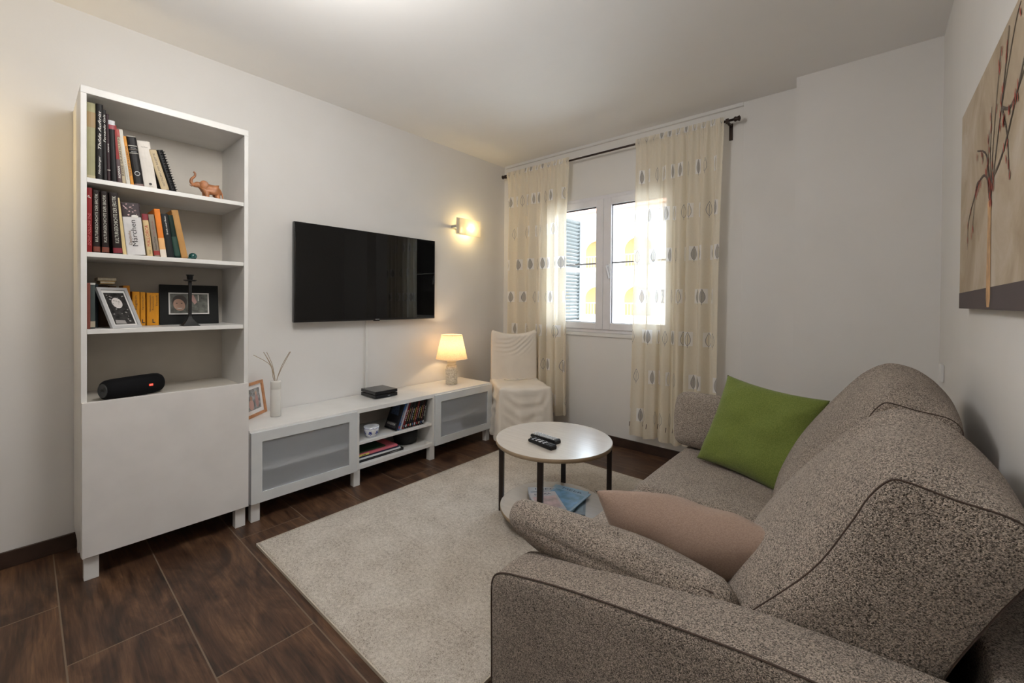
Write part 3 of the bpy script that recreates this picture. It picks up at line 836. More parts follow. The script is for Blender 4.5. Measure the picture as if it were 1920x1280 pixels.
text('badge_logo', 'JBL', M('badge_white', (.8, .6, .55), .5), t, lambda a, b: (.044+a, -.0478, .001+b), .013, .006, bold=.03)
obj('foot_rail', bx(-.05, .05, -.012, .012, -.0455, -.041, .001), M('speaker_rubber', (.045, .046, .048), .4), t)

# ---------------------------------------------------------------- on the media cabinet
t = thing('photo_frame', 'light wooden picture frame with a photo of people, on the media cabinet by the bookcase', 'photo frame')
t.matrix_world = frame_mtx((.178, .640, .4815), (-.665, .747, 0), (-.11, -.10, 1))
w_, h_ = .235, .196
OAK = M('oak_frame', (.46, .21, .09), .45, vary=.2, vscale=30)
bm = BM(); ring(bm, 0, w_, 0, h_, .016, 0, .016, bev=0)
for v in bm.verts: v.co = (v.co.x, v.co.z, v.co.y-.016)
obj('frame', bm, OAK, t)
obj('back_board', bx(.003, w_-.003, .003, h_-.003, -.022, -.012), OAK, t)
obj('mount', bx(.016, w_-.016, .016, h_-.016, -.012, -.008), M('photo_mount_white', (.72, .70, .69), .6), t)
obj('photo', bx(.040, w_-.040, .038, h_-.038, -.008, -.0075), M('photo_grey2', (.22, .22, .22), .4, vary=.7, vscale=45), t)
for i, (cx_, cy_, rx, ry, cc) in enumerate(((.105, .070, .022, .030, (.50, .30, .26)), (.160, .085, .015, .040, (.42, .24, .22)), (.158, .130, .010, .011, (.50, .34, .27)), (.108, .108, .012, .013, (.36, .22, .16)), (.070, .130, .022, .018, (.6, .6, .6)))):
    bm = BM(); poly_flat(bm, [(cx_+rx*math.cos(a*PI/8), cy_+ry*math.sin(a*PI/8), -.0070+.0002*i) for a in range(16)])
    obj('photo_figure', bm, M('photo_tone_%d' % i, cc, .5), t)
# diffuser
t = thing('reed_diffuser', 'slim white diffuser bottle with thin reeds beside the wooden photo frame', 'reed diffuser', (.172, .808, .4805))
obj('bottle', lathe(BM(), [(.025, 0), (.0275, .003), (.0275, .156), (.0265, .158), (.0275, .160), (.0275, .200), (.026, .207), (.012, .208), (.010, .206), (.010, .190)], 32), M('ivory_ceramic', (.68, .66, .62), .4), t, True)
REED = M('reed', (.36, .27, .18), .7)
for (dy, dx, b_) in ((-.098, -.06, .02), (-.060, -.01, 0), (-.055, -.03, .004), (-.042, -.02, .003), (.055, .055, 0), (.062, .050, .004), (-.020, .02, 0)):
    if dy == -.020: continue
    o_ = obj('reed', tube(BM(), crom([(-dx*.05, -dy*.06, .16), (dx*.12, dy*.12, .225), (dx*.5+b_*.4, dy*.45+b_, .300), (dx, dy, .375 if dy > -.09 else .360)], 5), .0016, 6), REED, t, True)
# set-top boxes (stack of two)
for z, lab, hh in ((0, 'black set-top box, the lower of two stacked on the media cabinet', .026), (.0265, 'black set-top box, the upper of two stacked on the media cabinet', .024)):
    t = thing('set_top_box', lab, 'set-top box', (.135, 1.508, .4805+z), (0, 0, 0), 'set-top boxes on the media cabinet')
    obj('casing', bx(-.095, .095, -.088, .088, .003, hh, .003), BLACKG, t)
    obj('front_panel', bx(.095, .097, -.084, .084, .006, hh-.004, .0005), BLACK, t)
    for a in (-.07, .07):
        for b in (-.07, .07): obj('foot', bx(a-.008, a+.008, b-.008, b+.008, 0, .0035), BLACK, t)
    if z == 0: obj('display', bx(.097, .0975, .008, .026, .010, .016), M('display_grey', (.25, .25, .27), .3), t)
# table lamp
LX, LY = .190, 2.138
t = thing('table_lamp', 'lit table lamp with linen shade and patterned cream ceramic base', 'lamp', (LX, LY, .4805))
def cer():
    m, nt, p, o = new_mat('patterned_ceramic')
    c = coord(nt)
    vo = nt.nodes.new('ShaderNodeTexVoronoi'); vo.feature = 'SMOOTH_F1'; nt.links.new(c, vo.inputs['Vector']); vo.inputs['Scale'].default_value = 95
    nt.links.new(ramp(nt, vo.outputs['Distance'], [(.1, (.78, .73, .62)), (.6, (.52, .46, .36))]), p.inputs['Base Color'])
    p.inputs['Roughness'].default_value = .4
    bump(nt, p, (N(nt, vo.outputs['Distance'])*-1).s, .9, .005); return m
obj('lamp_base', lathe(BM(), [(.044, 0), (.048, .004), (.0475, .06), (.049, .12), (.044, .146), (.036, .156)], 40), cer(), t, True)
obj('lamp_neck', lathe(BM(), [(.036, .155), (.038, .163), (.033, .171), (.033, .174), (.038, .181), (.038, .188), (.030, .194), (.031, .200), (.030, .210), (.012, .214), (.010, .235)], 40), M('cream_glaze', (.76, .68, .52), .3), t, True)
def shade_mat():
    m, nt, p, o = new_mat('linen_shade'); nt.nodes.remove(p)
    c = coord(nt)
    n1 = tnoise(nt, coord(nt, 'Object', (160, 160, 500)), 1, 3, .6)
    col = ramp(nt, n1, [(.3, (.50, .39, .26)), (.7, (.82, .70, .52))])
    d = nt.nodes.new('ShaderNodeBsdfDiffuse'); tl = nt.nodes.new('ShaderNodeBsdfTranslucent'); mx = nt.nodes.new('ShaderNodeMixShader')
    nt.links.new(col, d.inputs[0]); nt.links.new(col, tl.inputs[0]); mx.inputs[0].default_value = .5
    nt.links.new(d.outputs[0], mx.inputs[1]); nt.links.new(tl.outputs[0], mx.inputs[2]); nt.links.new(mx.outputs[0], o.inputs[0]); return m
obj('lamp_shade', lathe(BM(), [(.128, .208), (.084, .402)], 48, cap=False), shade_mat(), t, True)
for r, z in ((.128, .208), (.084, .402)):
    obj('shade_trim', tube(BM(), [(r*math.cos(i*2*PI/48), r*math.sin(i*2*PI/48), z) for i in range(49)], .0022, 6), M('shade_trim', (.72, .66, .55), .8), t)
bm = BM(); bmesh.ops.create_uvsphere(bm, u_segments=16, v_segments=12, radius=.022)
for v in bm.verts: v.co.z += .272
obj('bulb', bm, emis('lamp_bulb', (1, .72, .40), 6), t, True)
def lamp_light(name, loc, col, e, r=.02):
    ld = bpy.data.lights.new(name, 'POINT'); ld.energy = e; ld.color = col; ld.shadow_soft_size = r
    o = bpy.data.objects.new(name, ld); COL.objects.link(o); o.location = loc; return o
lamp_light('lamp_glow', (LX, LY, .4805+.315), (1, .70, .38), 1.3, .02)

# ---------------------------------------------------------------- middle niche
# cup
t = thing('tea_cup', 'blue and white porcelain bowl on the middle shelf of the media cabinet', 'bowl', (.325, 1.334, .2685))
obj('bowl', lathe(BM(), [(.001, .004), (.024, .004), (.024, 0), (.028, 0), (.040, .020), (.046, .045), (.049, .070), (.0465, .070), (.042, .045), (.036, .022), (.022, .008), (.001, .008)], 40, cap=False), M('white_porcelain', (.74, .76, .80), .15), t, True)
BLU = M('cobalt_glaze', (.03, .05, .28), .2)
def rb(z): return (.028+(.040-.028)*z/.02) if z < .02 else (.040+(z-.02)*.24 if z < .045 else .046+(z-.045)*.12)
bm = BM()
for k in range(6):
    a0 = k*PI/3+.35
    for (da, dz, r_) in ((0, .034, .0065), (.18, .029, .005), (-.18, .029, .005), (.10, .041, .004), (-.10, .041, .004), (0, .022, .004)):
        pts = []
        for i in range(8):
            aa = a0+da+r_/.045*math.cos(i*PI/4); zz = dz+r_*math.sin(i*PI/4); rr = rb(zz)+.0006
            pts.append((rr*math.cos(aa), rr*math.sin(aa), zz))
        poly_flat(bm, pts)
for z0, z1 in ((.062, .065), (.056, .0572), (.010, .0112)):
    for i in range(40):
        if z0 == .062 and i % 4 == 3: continue
        a, b = i*2*PI/40, (i+1)*2*PI/40
        poly_flat(bm, [((rb(z)+.0006)*math.cos(x), (rb(z)+.0006)*math.sin(x), z) for z, x in ((z0, a), (z0, b), (z1, b), (z1, a))])
obj('blue_pattern', bm, BLU, t)
# DVDs
cols = [cr(24, 24, 30), cr(60, 92, 140), cr(170, 176, 190), cr(110, 34, 34), cr(34, 36, 36), cr(22, 22, 24), cr(40, 42, 44), cr(26, 24, 24), cr(96, 40, 36), cr(28, 28, 32), cr(20, 20, 22), cr(50, 30, 30), cr(24, 24, 26)]
cn = ['black', 'blue', 'silvery', 'dark red', 'charcoal', 'black', 'dark grey', 'black', 'rust red', 'blue black', 'black', 'maroon', 'black']
ords = ['first', 'second', 'third', 'fourth', 'fifth', 'sixth', 'seventh', 'eighth', 'ninth', 'tenth', 'eleventh', 'twelfth', 'last']
ttl = ['', 'ABENTEUER', 'DER SOMMER', 'FEUER', 'MATRIX', 'GLADIATOR', 'HEAT', 'TROJA', 'MINORITY', 'OCEANS', 'SIEBEN', 'BOURNE', 'CASINO']
ttl = ['', 'SOMMERZEIT', 'DIE INSEL', 'FEUER', 'SCHATTEN', 'NACHTFAHRT', 'HITZE', 'KRIEGER', 'ZUKUNFT', 'OZEAN', 'SIEBEN', 'FLUCHT', 'SPIELER']
y = 1.497
for i in range(13):
    th = math.radians(22-i*.75)
    t = thing('dvd_case', '%s film case, %s from the left in the leaning row of the media cabinet' % (cn[i], ords[i]), 'dvd case', (.350, y, .2688+.0139*math.sin(th)), (-th, 0, 0), 'film cases in the media cabinet')
    hh = min(.188, .172/math.cos(th)) if i else .180
    cm = M('case_%d' % i, cols[i], .25)
    obj('case', bx(-.133, 0, 0, .0135, 0, hh, .0012), cm, t)
    if i:
        text('title', ttl[i], [WHT, M('ink_yellow', (.7, .5, .1), .5), M('ink_pink', (.7, .35, .3), .5)][i % 3], t, lambda a, b: (.0006, .0068-b, .095+a), .075+.01*(i % 3), .006)
        bm = BM(); poly_flat(bm, [(.0006, .002, .012), (.0006, .0115, .012), (.0006, .0115, .028), (.0006, .002, .028)])
        obj('spine_label', bm, M('lab_%d' % (i % 4), [cr(190, 190, 195), cr(150, 40, 40), cr(180, 170, 150), cr(60, 90, 130)][i % 4], .5), t)
    else:
        bm = BM(); poly_flat(bm, [(-.005, -.0005, .012), (-.128, -.0005, .012), (-.128, -.0005, .05), (-.005, -.0005, .05)])
        obj('cover_band', bm, M('dvd_dark_band', (.03, .03, .035), .4), t)
        text('cover_title', 'KOLLEKTION', WHT, t, lambda a, b: (-.066+a, -.0011, .036+b), .09, .014, bold=.02)
        bm = BM(); poly_flat(bm, [(-.02, -.0005, .1), (-.11, -.0005, .1), (-.10, -.0005, .165), (-.03, -.0005, .165)])
        obj('cover_art', bm, M('dvd_blue_art', (.03, .05, .10), .4, vary=.6, vscale=60), t)
    y += .0185
# flat stack of magazines below
zz = .1256
for (lab, c_, hh, y0, y1, x1, tt, nm) in (
        ('thick black folder at the bottom of the flat stack, media cabinet', cr(20, 20, 22), .016, 1.232, 1.570, .345, 'LANDKARTEN', 'folder'),
        ('white magazine above the black folder in the flat stack', cr(205, 208, 212), .011, 1.232, 1.545, .345, None, 'magazine'),
        ('navy blue magazine in the middle of the flat stack', cr(34, 34, 66), .010, 1.232, 1.535, .342, None, 'magazine'),
        ('pink magazine with a yellow end near the top of the flat stack', cr(214, 110, 124), .013, 1.232, 1.520, .345, None, 'magazine'),
        ('dark green magazine topmost of the flat stack', cr(30, 66, 40), .008, 1.232, 1.44, .325, None, 'magazine')):
    t = thing(nm, lab, nm, (0, 0, zz), group='flat stack in the media cabinet')
    obj('cover', bx(x1-.21, x1, y0, y1, 0, hh, .001), M('mag_'+lab.replace(' ', '_')[:30], c_, .35), t)
    if tt: text('title', tt, WHT, t, lambda a, b, x1=x1: (x1+.0006, 1.500+a, .008+b), .07, .006)
    if 'pink' in lab: obj('yellow_end', bx(x1-.2, x1+.0006, y0+.001, y0+.075, .0005, hh-.0005), M('mag_yellow', cr(226, 206, 110), .4), t)
    if 'pink' in lab: text('title', 'DIE', DARKT, t, lambda a, b, x1=x1: (x1+.0011, 1.27+a, .006+b), .03, .007, bold=.03)
    zz += hh+.0006
t = thing('storage_bowl', 'round black bowl at the right of the lowest cabinet niche', 'bowl', (.215, 1.675, .1256))
obj('bowl', lathe(BM(), [(.070, 0), (.080, .006), (.086, .045), (.088, .088), (.085, .088), (.080, .05), (.074, .012), (.001, .010)], 40, cap=False), M('black_felt', (.012, .012, .013), .8), t, True)
cb = obj('cable', tube(BM(), crom([(.03, 1.36, .44), (.08, 1.33, .40), (.10, 1.27, .375), (.06, 1.24, .36), (.02, 1.235, .36)], 6), .003, 6), BLACK, None, True)
tag(cb, 'black cable looping at the back of the cabinet niche', 'cable')

# ---------------------------------------------------------------- TV
t = thing('television', 'large black wall mounted television above the media cabinet', 'television', (0, 1.502, 1.333))
w2, h2 = .553, .3165
obj('screen', bx(.0655, .0685, -w2+.005, w2-.005, -h2+.012, h2-.004), M('tv_screen_glass', (.004, .004, .004), .02, spec=.42), t)
bm = BM()
box(bm, .030, .066, -w2+.004, w2-.004, -h2+.004, h2-.002, .003)
for a in ((-w2, -w2+.006, -h2, h2), (w2-.006, w2, -h2, h2), (-w2+.006, w2-.006, h2-.005, h2), (-w2+.006, w2-.006, -h2, -h2+.013)):
    box(bm, .045, .0702, a[0], a[1], a[2], a[3], .001)
obj('bezel', bm, BLACKG, t)
obj('rear_housing', bx(.012, .034, -w2*.6, w2*.6, -h2*.7, h2*.5, .006), BLACK, t)
obj('wall_mount', bx(.0005, .014, -.2, .2, -.15, .15), BLACK, t)
obj('sensor', bx(.050, .066, .005, .05, -h2-.006, -h2+.001, .002), BLACK, t)
obj('logo_strip', bx(.0702, .0706, .012, .044, -h2+.004, -h2+.009), M('logo_grey', (.3, .3, .3), .3), t)
cc_ = obj('cable_duct', bx(.0005, .012, 1.474, 1.492, .4815, 1.02, .002), WHITE); tag(cc_, 'white cable duct running down the wall below the television', 'cable duct')

# ---------------------------------------------------------------- wall sconces
GLW = None
def sconce_glass():
    m, nt, p, o = new_mat('satin_glass'); nt.nodes.remove(p)
    d = nt.nodes.new('ShaderNodeBsdfDiffuse'); tl = nt.nodes.new('ShaderNodeBsdfTranslucent'); tr = nt.nodes.new('ShaderNodeBsdfTransparent')
    d.inputs[0].default_value = (.85, .82, .75, 1); tl.inputs[0].default_value = (.95, .9, .78, 1)
    a = nt.nodes.new('ShaderNodeMixShader'); b = nt.nodes.new('ShaderNodeMixShader')
    a.inputs[0].default_value = .45; b.inputs[0].default_value = .15
    nt.links.new(d.outputs[0], a.inputs[1]); nt.links.new(tl.outputs[0], a.inputs[2])
    nt.links.new(a.outputs[0], b.inputs[1]); nt.links.new(tr.outputs[0], b.inputs[2]); nt.links.new(b.outputs[0], o.inputs[0])
    return m
SG = sconce_glass()
def sconce(y, z, lab, e):
    t = thing('wall_sconce', lab, 'wall lamp', (0, y, z), group='wall lamps on the television wall')
    obj('wall_plate', bx(.0005, .012, -.06, .03, -.045, .045, .002), STEEL, t)
    obj('arm', bx(.012, .088, -.135, -.120, -.012, .012, .002), STEEL, t)
    obj('arm_bracket', bx(.012, .020, -.135, .0, -.012, .012, .002), STEEL, t)
    obj('glass_plate', bx(.088, .094, -.145, .145, -.072, .072, .0015), SG, t)
    obj('clamp', bx(.084, .100, -.143, -.120, -.064, .064, .003), SG, t)
    bm = BM(); bmesh.ops.create_uvsphere(bm, u_segments=16, v_segments=10, radius=.014)
    for v in bm.verts: v.co = (v.co.x+.045, v.co.y*1.5+.03, v.co.z)
    obj('bulb', bm, emis('sconce_bulb', (1, .80, .42), 25), t, True)
    obj('bulb_socket', bx(.012, .036, .012, .045, -.014, .014, .002), STEEL, t)
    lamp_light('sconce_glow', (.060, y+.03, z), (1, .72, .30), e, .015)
    return t
sconce(2.415, 1.808, 'lit wall lamp with a square satin glass plate, right of the television', 1.7)
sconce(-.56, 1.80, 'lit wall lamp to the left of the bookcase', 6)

# ---------------------------------------------------------------- slipcovered chair
ang = math.radians(53)
t = thing('dining_chair', 'chair under a loose cream cotton slipcover in the corner by the left curtain', 'chair', (.285, 2.515, 0), (0, 0, ang))
# local: x along back (0..w), forward is -y
w, dp, sh_, tp = .405, .42, .468, .915
def drape_u(x, zrel, lam, amp, x0, x1, sag):
    u = 2*(x-x0)/(x1-x0)-1
    return amp*math.sin(2*PI*(zrel+sag*(1-u*u))/lam)
bm = BM(); nx, nz = 40, 40; gf, gb = [], []
for j in range(nz+1):
    v = j/nz; f, b = [], []
    for i in range(nx+1):
        u = i/nx; e = abs(2*u-1)
        top = tp-.042*(1-e**2.2) - (.02*max(0, e-.94)/.06)
        z = (sh_-.02)+(top-sh_+.02)*v
        zt_ = tp-z
        a = .0065*max(0, 1-((v-.78)/.25)**2)*(1-e**3)
        dd = a*math.sin(2*PI*(z+.10*(1-e*e)+.02*noise.noise(Vector((u*3, z*8, 4))))/(.035+.01*u))+.004*noise.noise(Vector((u*4, z*9, 1)))
        bul = .018*(1-(2*v-1)**4)**.5*(1-e**8)
        yb = .045
        round_ = .02*max(0, (v-.94)/.06)**2
        x = u*w+(-.004 if u < .5 else .004)*(1-v)
        f.append(bm.verts.new((x, -bul*.4-dd+round_, z))); b.append(bm.verts.new((x, yb+bul*.3-round_, z)))
    gf.append(f); gb.append(b)
for j in range(nz):
    for i in range(nx):
        bm.faces.new((gf[j][i], gf[j][i+1], gf[j+1][i+1], gf[j+1][i])); bm.faces.new((gb[j][i], gb[j+1][i], gb[j+1][i+1], gb[j][i+1]))
    bm.faces.new((gf[j][0], gf[j+1][0], gb[j+1][0], gb[j][0])); bm.faces.new((gf[j][nx], gb[j][nx], gb[j+1][nx], gf[j+1][nx]))
for i in range(nx): bm.faces.new((gf[nz][i], gf[nz][i+1], gb[nz][i+1], gb[nz][i]))
obj('back_cover', bm, COTTON, t, True)
# seat cover and skirt: one cloth from seat top down all round
bm = BM(); rings = []
per = []
ns = 30
cor = [(-.005, .05), (-.008, -dp), (w+.008, -dp), (w+.005, .05)]
for k in range(4):
    a, b = cor[k], cor[(k+1) % 4]
    for i in range(ns): per.append((a[0]+(b[0]-a[0])*i/ns, a[1]+(b[1]-a[1])*i/ns, k, i/ns))
levels = [(.86, .012), (.97, .010), (1.0, .002), (1.008, -.010)]+[(1.012+.0*q, -.010-.385*q/16) for q in range(1, 17)]
cxm, cym = w/2, -dp/2+.02
for (sc, dz) in levels:
    rg = []
    for (x, y_, k, f) in per:
        low = max(0, -dz-.01)/.385
        e = abs(2*f-1)
        nx_, ny_ = [(-1, 0), (0, -1), (1, 0), (0, 1)][k]
        fold = .0
        if dz < -.01:
            fold = .010*min(1, low*6)*(1-low*.5)*math.sin(2*PI*(dz+.13*(1-e*e)+.05*noise.noise(Vector((f*3, dz*7, k))))/.085)*(1-e**4)
            fold += .012*low*math.sin(f*2*PI*2.5+k)+.006*low*math.sin(f*2*PI*5+k*2)+.018*low
        sag = -.012*(1-e*e) if (k == 1 and sc >= .97) else 0
        sg = .010*math.sin(f*14+k)*.3 if dz > 0 else 0
        rg.append(bm.verts.new((cxm+(x-cxm)*sc+nx_*fold, cym+(y_-cym)*sc+ny_*fold, sh_+dz+sag*(1-low)+sg+(.03*low*noise.noise(Vector((f*3, k, 0)))))))
    rings.append(rg)
for a, b in zip(rings, rings[1:]):
    for i in range(len(per)): bm.faces.new((a[i], a[(i+1) % len(per)], b[(i+1) % len(per)], b[i]))
cv_ = bm.verts.new((cxm, cym, sh_+.008))
for i in range(len(per)): bm.faces.new((rings[0][i], rings[0][(i+1) % len(per)], cv_))
obj('seat_cover', bm, COTTON, t, True)
bm = BM()
tube(bm, crom([(.10, -.05, sh_+.016), (.16, -.10, sh_+.017), (.24, -.09, sh_+.017), (.30, -.04, sh_+.016)], 6), .004, 6)
obj('cloth_tie', bm, COTTON, t, True); bm = BM()
tube(bm, crom([(.22, -.03, sh_+.016), (.30, -.05, sh_+.017), (.38, -.02, sh_+.016)], 6), .004, 6)
obj('cloth_tie', bm, COTTON, t, True)
for x in (.03, w-.03):
    for y_ in (.01, -dp+.03): obj('leg', bx(x-.016, x+.016, y_-.016, y_+.016, 0, .45, .002), M('chair_wood', (.35, .22, .12), .5), t)

# ---------------------------------------------------------------- rug
rx0, rx1, ry0, ry1 = .625, 1.931, .565, 2.46
t = thing('rug', 'large beige short pile rug under the round table', 'rug', (0, 0, 0))
bm = BM(); nx, ny = 200, 290; g = []
for i in range(nx+1):
    r = []
    for j in range(ny+1):
        x = rx0+(rx1-rx0)*i/nx; y_ = ry0+(ry1-ry0)*j/ny
        e = min(i, nx-i, j, ny-j)
        z = .0125+.0028*noise.noise(Vector((x*70, y_*70, 0)))+.0015*noise.noise(Vector((x*14, y_*14, 5)))
        if e == 0: z = .004
        r.append(bm.verts.new((x, y_, z)))
    g.append(r)
for i in range(nx):
    for j in range(ny): bm.faces.new((g[i][j], g[i+1][j], g[i+1][j+1], g[i][j+1]))
obj('pile', bm, RUG, t, True)
bm = BM(); box(bm, rx0-.004, rx1+.004, ry0-.004, ry1+.004, 0, .0045)
for a in ((rx0-.004, rx0, ry0-.004, ry1+.004), (rx1, rx1+.004, ry0-.004, ry1+.004), (rx0, rx1, ry0-.004, ry0), (rx0, rx1, ry1, ry1+.004)): box(bm, a[0], a[1], a[2], a[3], .0045, .012)
obj('bound_edge', bm, M('rug_binding', (.52, .46, .38), .9), t)

# ---------------------------------------------------------------- round table
TX, TY = 1.536, 1.6745
t = thing('side_table', 'round two-tier table with pale wood discs and four dark metal legs on the rug', 'table', (TX, TY, .0135))
def ply():
    m, nt, p, o = new_mat('pale_veneer')
    n1 = tnoise(nt, coord(nt, 'Object', (3, 40, 3)), 2, 4)
    nt.links.new(ramp(nt, n1, [(.3, (.52, .48, .43)), (.7, (.565, .52, .47))]), p.inputs['Base Color'])
    p.inputs['Roughness'].default_value = .24; p.inputs['Coat Weight'].default_value = .3; p.inputs['Coat Roughness'].default_value = .2
    return m
VEN = ply()
EDG = M('ply_edge', (.30, .22, .14), .5, vary=.1)
for nm, z1, r, th in (('tabletop', .4265, .304, .020), ('lower_shelf', .0765, .280, .018)):
    o_ = obj(nm, lathe(BM(), [(r-.0015, z1-.0008), (r, z1-.002), (r, z1-th+.002), (r-.002, z1-th)], 96), EDG, t, True)
    for f in o_.data.polygons:
        if abs(f.normal.z) > .9: f.use_smooth = False
    o2 = obj('veneer_disc', lathe(BM(), [(r-.0014, z1-.0012), (r-.0014, z1), ], 96), VEN, o_)
for k in range(4):
    a = math.radians(203+90*k)
    m4 = Matrix.Rotation(a, 4, 'Z')
    o_ = obj('leg', bx(.277, .301, -.013, .013, .0, .4065, .001, mtx=m4), M('dark_brown_metal', (.022, .014, .011), .4, metal=.3), t)
# remotes
def remote(lab, cx_, cy_, ang_, ln, wd, bcol, light):
    t = thing('remote_control', lab, 'remote control', (cx_, cy_, .4403), (0, 0, ang_), 'remote controls on the round table')
    bm = BM()
    pts = [(-ln/2, -wd/2), (-ln/2, wd/2)]
    sec = [(-.5, .0, .010, .42), (-.47, .0, .015, .5), (-.2, .0, .017, .5), (.2, 0, .019, .52), (.46, 0, .021, .5), (.5, 0, .016, .42)]
    rr = []
    for s, z0, z1, hw in sec:
        h = hw*wd
        rr.append([bm.verts.new((s*ln, y_, z)) for y_, z in ((-h, z0+.004), (-h*.85, z0), (h*.85, z0), (h, z0+.004), (h, z1-.003), (h*.85, z1), (-h*.85, z1), (-h, z1-.003))])
    for a, b in zip(rr, rr[1:]):
        for i in range(8): bm.faces.new((a[i], a[(i+1) % 8], b[(i+1) % 8], b[i]))
    bm.faces.new(rr[0]); bm.faces.new(rr[-1][::-1])
    obj('casing', bm, bcol, t)
    if light: obj('face_plate', bx(-ln*.42, ln*.42, -wd*.36, wd*.36, .0155, .0185, .001, mtx=Matrix.Rotation(-.02, 4, 'Y')), M('remote_silver', (.42, .44, .48), .3), t)
    bm = BM()
    n_r = 12 if not light else 6
    for i in range(n_r):
        for j in range(3):
            x = -ln*.40+ln*.78*i/(n_r-1); y_ = (j-1)*wd*.27
            box(bm, x-.0042, x+.0042, y_-.0042, y_+.0042, .015, .0225, .001)
    obj('buttons', bm, M('remote_buttons', (.55, .56, .58), .5) if not light else BLACK, t)
    return t
remote('black remote control with rows of pale buttons, further from the sofa', 1.520, 1.622, math.radians(-7), .178, .048, BLACK, False)
remote('black remote control with a smooth silvery face, nearer the sofa', 1.556, 1.545, math.radians(-12), .172, .046, BLACK, True)
# magazines on the lower shelf
MG = 'magazines on the lower table shelf'
zz = .0905
for i, (lab, cx_, cy_, a_, w_, h_, c_, th_) in enumerate((
        ('open-ended dark edged brochure at the bottom of the lower shelf pile', 1.570, 1.745, 30, .21, .27, cr(70, 84, 96), .004),
        ('pale blue magazine with a white margin, second from the bottom on the lower shelf', 1.545, 1.755, 12, .20, .27, cr(150, 190, 214), .004),
        ('white leaflet sticking out to the left on the lower shelf pile', 1.490, 1.690, 42, .20, .26, cr(200, 206, 214), .003),
        ('pale blue sky magazine lying in the middle of the lower shelf pile', 1.560, 1.735, 5, .20, .26, cr(140, 180, 210), .004),
        ('white leaflet with a pink flower picture, topmost on the lower shelf', 1.520, 1.640, 52, .15, .21, cr(222, 220, 226), .003))):
    t = thing('magazine', lab, 'magazine', (cx_, cy_, zz), (0, 0, math.radians(a_)), MG)
    obj('pages', bx(-w_/2, w_/2, -h_/2, h_/2, 0, th_), M('magpaper_%d' % i, c_, .3, vary=.15, vscale=12), t)
    bm = BM(); box(bm, -w_/2+.012, w_/2-.012, -h_/2+.03, h_/2-.05, th_, th_+.0004)
    obj('cover_picture', bm, M('magpic_%d' % i, [cr(90, 110, 120), cr(120, 170, 205), cr(180, 190, 205), cr(110, 165, 205), cr(226, 200, 205)][i], .28, vary=.35, vscale=18), t)
    text('headline', ['KARTE', 'REISE', 'INFO', 'MEER', 'FLORA'][i], M('ink_navy', (.04, .07, .16), .5), t, lambda p, q, h_=h_, th_=th_: (p, h_/2-.025+q, th_+.0008), w_*.6, .018)
    zz += th_+.0012

# ---------------------------------------------------------------- sofa
so = thing('sofa', 'two-seat sofa in speckled grey brown tweed against the right wall', 'sofa', (0, 0, 0))
def arm(y0, y1, nm):
    prof = [(2.112, .06), (2.108, .12), (2.106, .30), (2.104, .43), (2.106, .468), (2.120, .492), (2.15, .507), (2.20, .520), (2.293, .541), (2.432, .565), (2.56, .584), (2.664, .598), (2.75, .605), (2.90, .612), (3.00, .612), (3.02, .60), (3.025, .40), (3.025, .06)]
    P = crom([(p[0], p[1], 0) for p in prof], 4)
    bm = BM(); secs = []
    cxx, czz = 2.55, .3
    yw = y1-y0
    for t_, ins in ((0, .006), (.02, .001), (.05, 0), (.25, -.003), (.5, -.005), (.75, -.003), (.95, 0), (.98, .003), (1, .010)):
        ring_ = []
        for p in P:
            d = Vector((p.x-cxx, 0, p.y-czz)).normalized()
            ring_.append(bm.verts.new((p.x-d.x*ins, y0+yw*t_, p.y-d.z*ins)))
        secs.append(ring_)
    n = len(P)
    for a, b in zip(secs, secs[1:]):
        for i in range(n): bm.faces.new((a[i], a[(i+1) % n], b[(i+1) % n], b[i]))
    for sgn, rg in ((-1, secs[0]), (1, secs[-1])):
        prev = rg
        for k, sc in enumerate((.985, .9, .7, .4)):
            nr = [bm.verts.new((cxx+(v.co.x-cxx)*sc, rg[0].co.y+sgn*(.002+.006*(1-sc*sc)), czz+(v.co.z-czz)*sc)) for v in rg]
            for i in range(n): bm.faces.new((prev[i], prev[(i+1) % n], nr[(i+1) % n], nr[i]))
            prev = nr
        c = bm.verts.new((cxx, rg[0].co.y+sgn*.009, czz))
        for i in range(n): bm.faces.new((prev[i], prev[(i+1) % n], c))
    o = obj('armrest', bm, SOFA, so, True)
    pts = [(p.x-(.0008 if p.x < 2.2 else 0), y0+.002, p.y+(.0005 if p.y > .45 else 0)) for p in P[:-8]]
    obj('arm_seam', tube(BM(), pts, .0018, 6), SEAM, o, True)
    return o
arm(.600, .728, 'near'); arm(2.112, 2.240, 'far')
obj('base', rbox(2.575, 1.42, .175, .455, .690, .085, .012), SOFA, so, True)
for (a, b) in ((.731, 1.4185), (1.4215, 2.109)):
    o = obj('seat_cushion', rbox(2.39, (a+b)/2, .348, .300, (b-a)/2, .090, .035, (.012, .003, .014), 20), SOFA, so, True)
for x in (2.16, 2.96):
    for y_ in (.66, 2.18): obj('sofa_leg', bx(x-.025, x+.025, y_-.025, y_+.025, 0, .095, .003), M('sofa_leg_wood', (.03, .02, .015), .4), so)
obj('back_frame', rbox(2.99, 1.42, .33, .048, .815, .30, .02), SOFA, so, True)

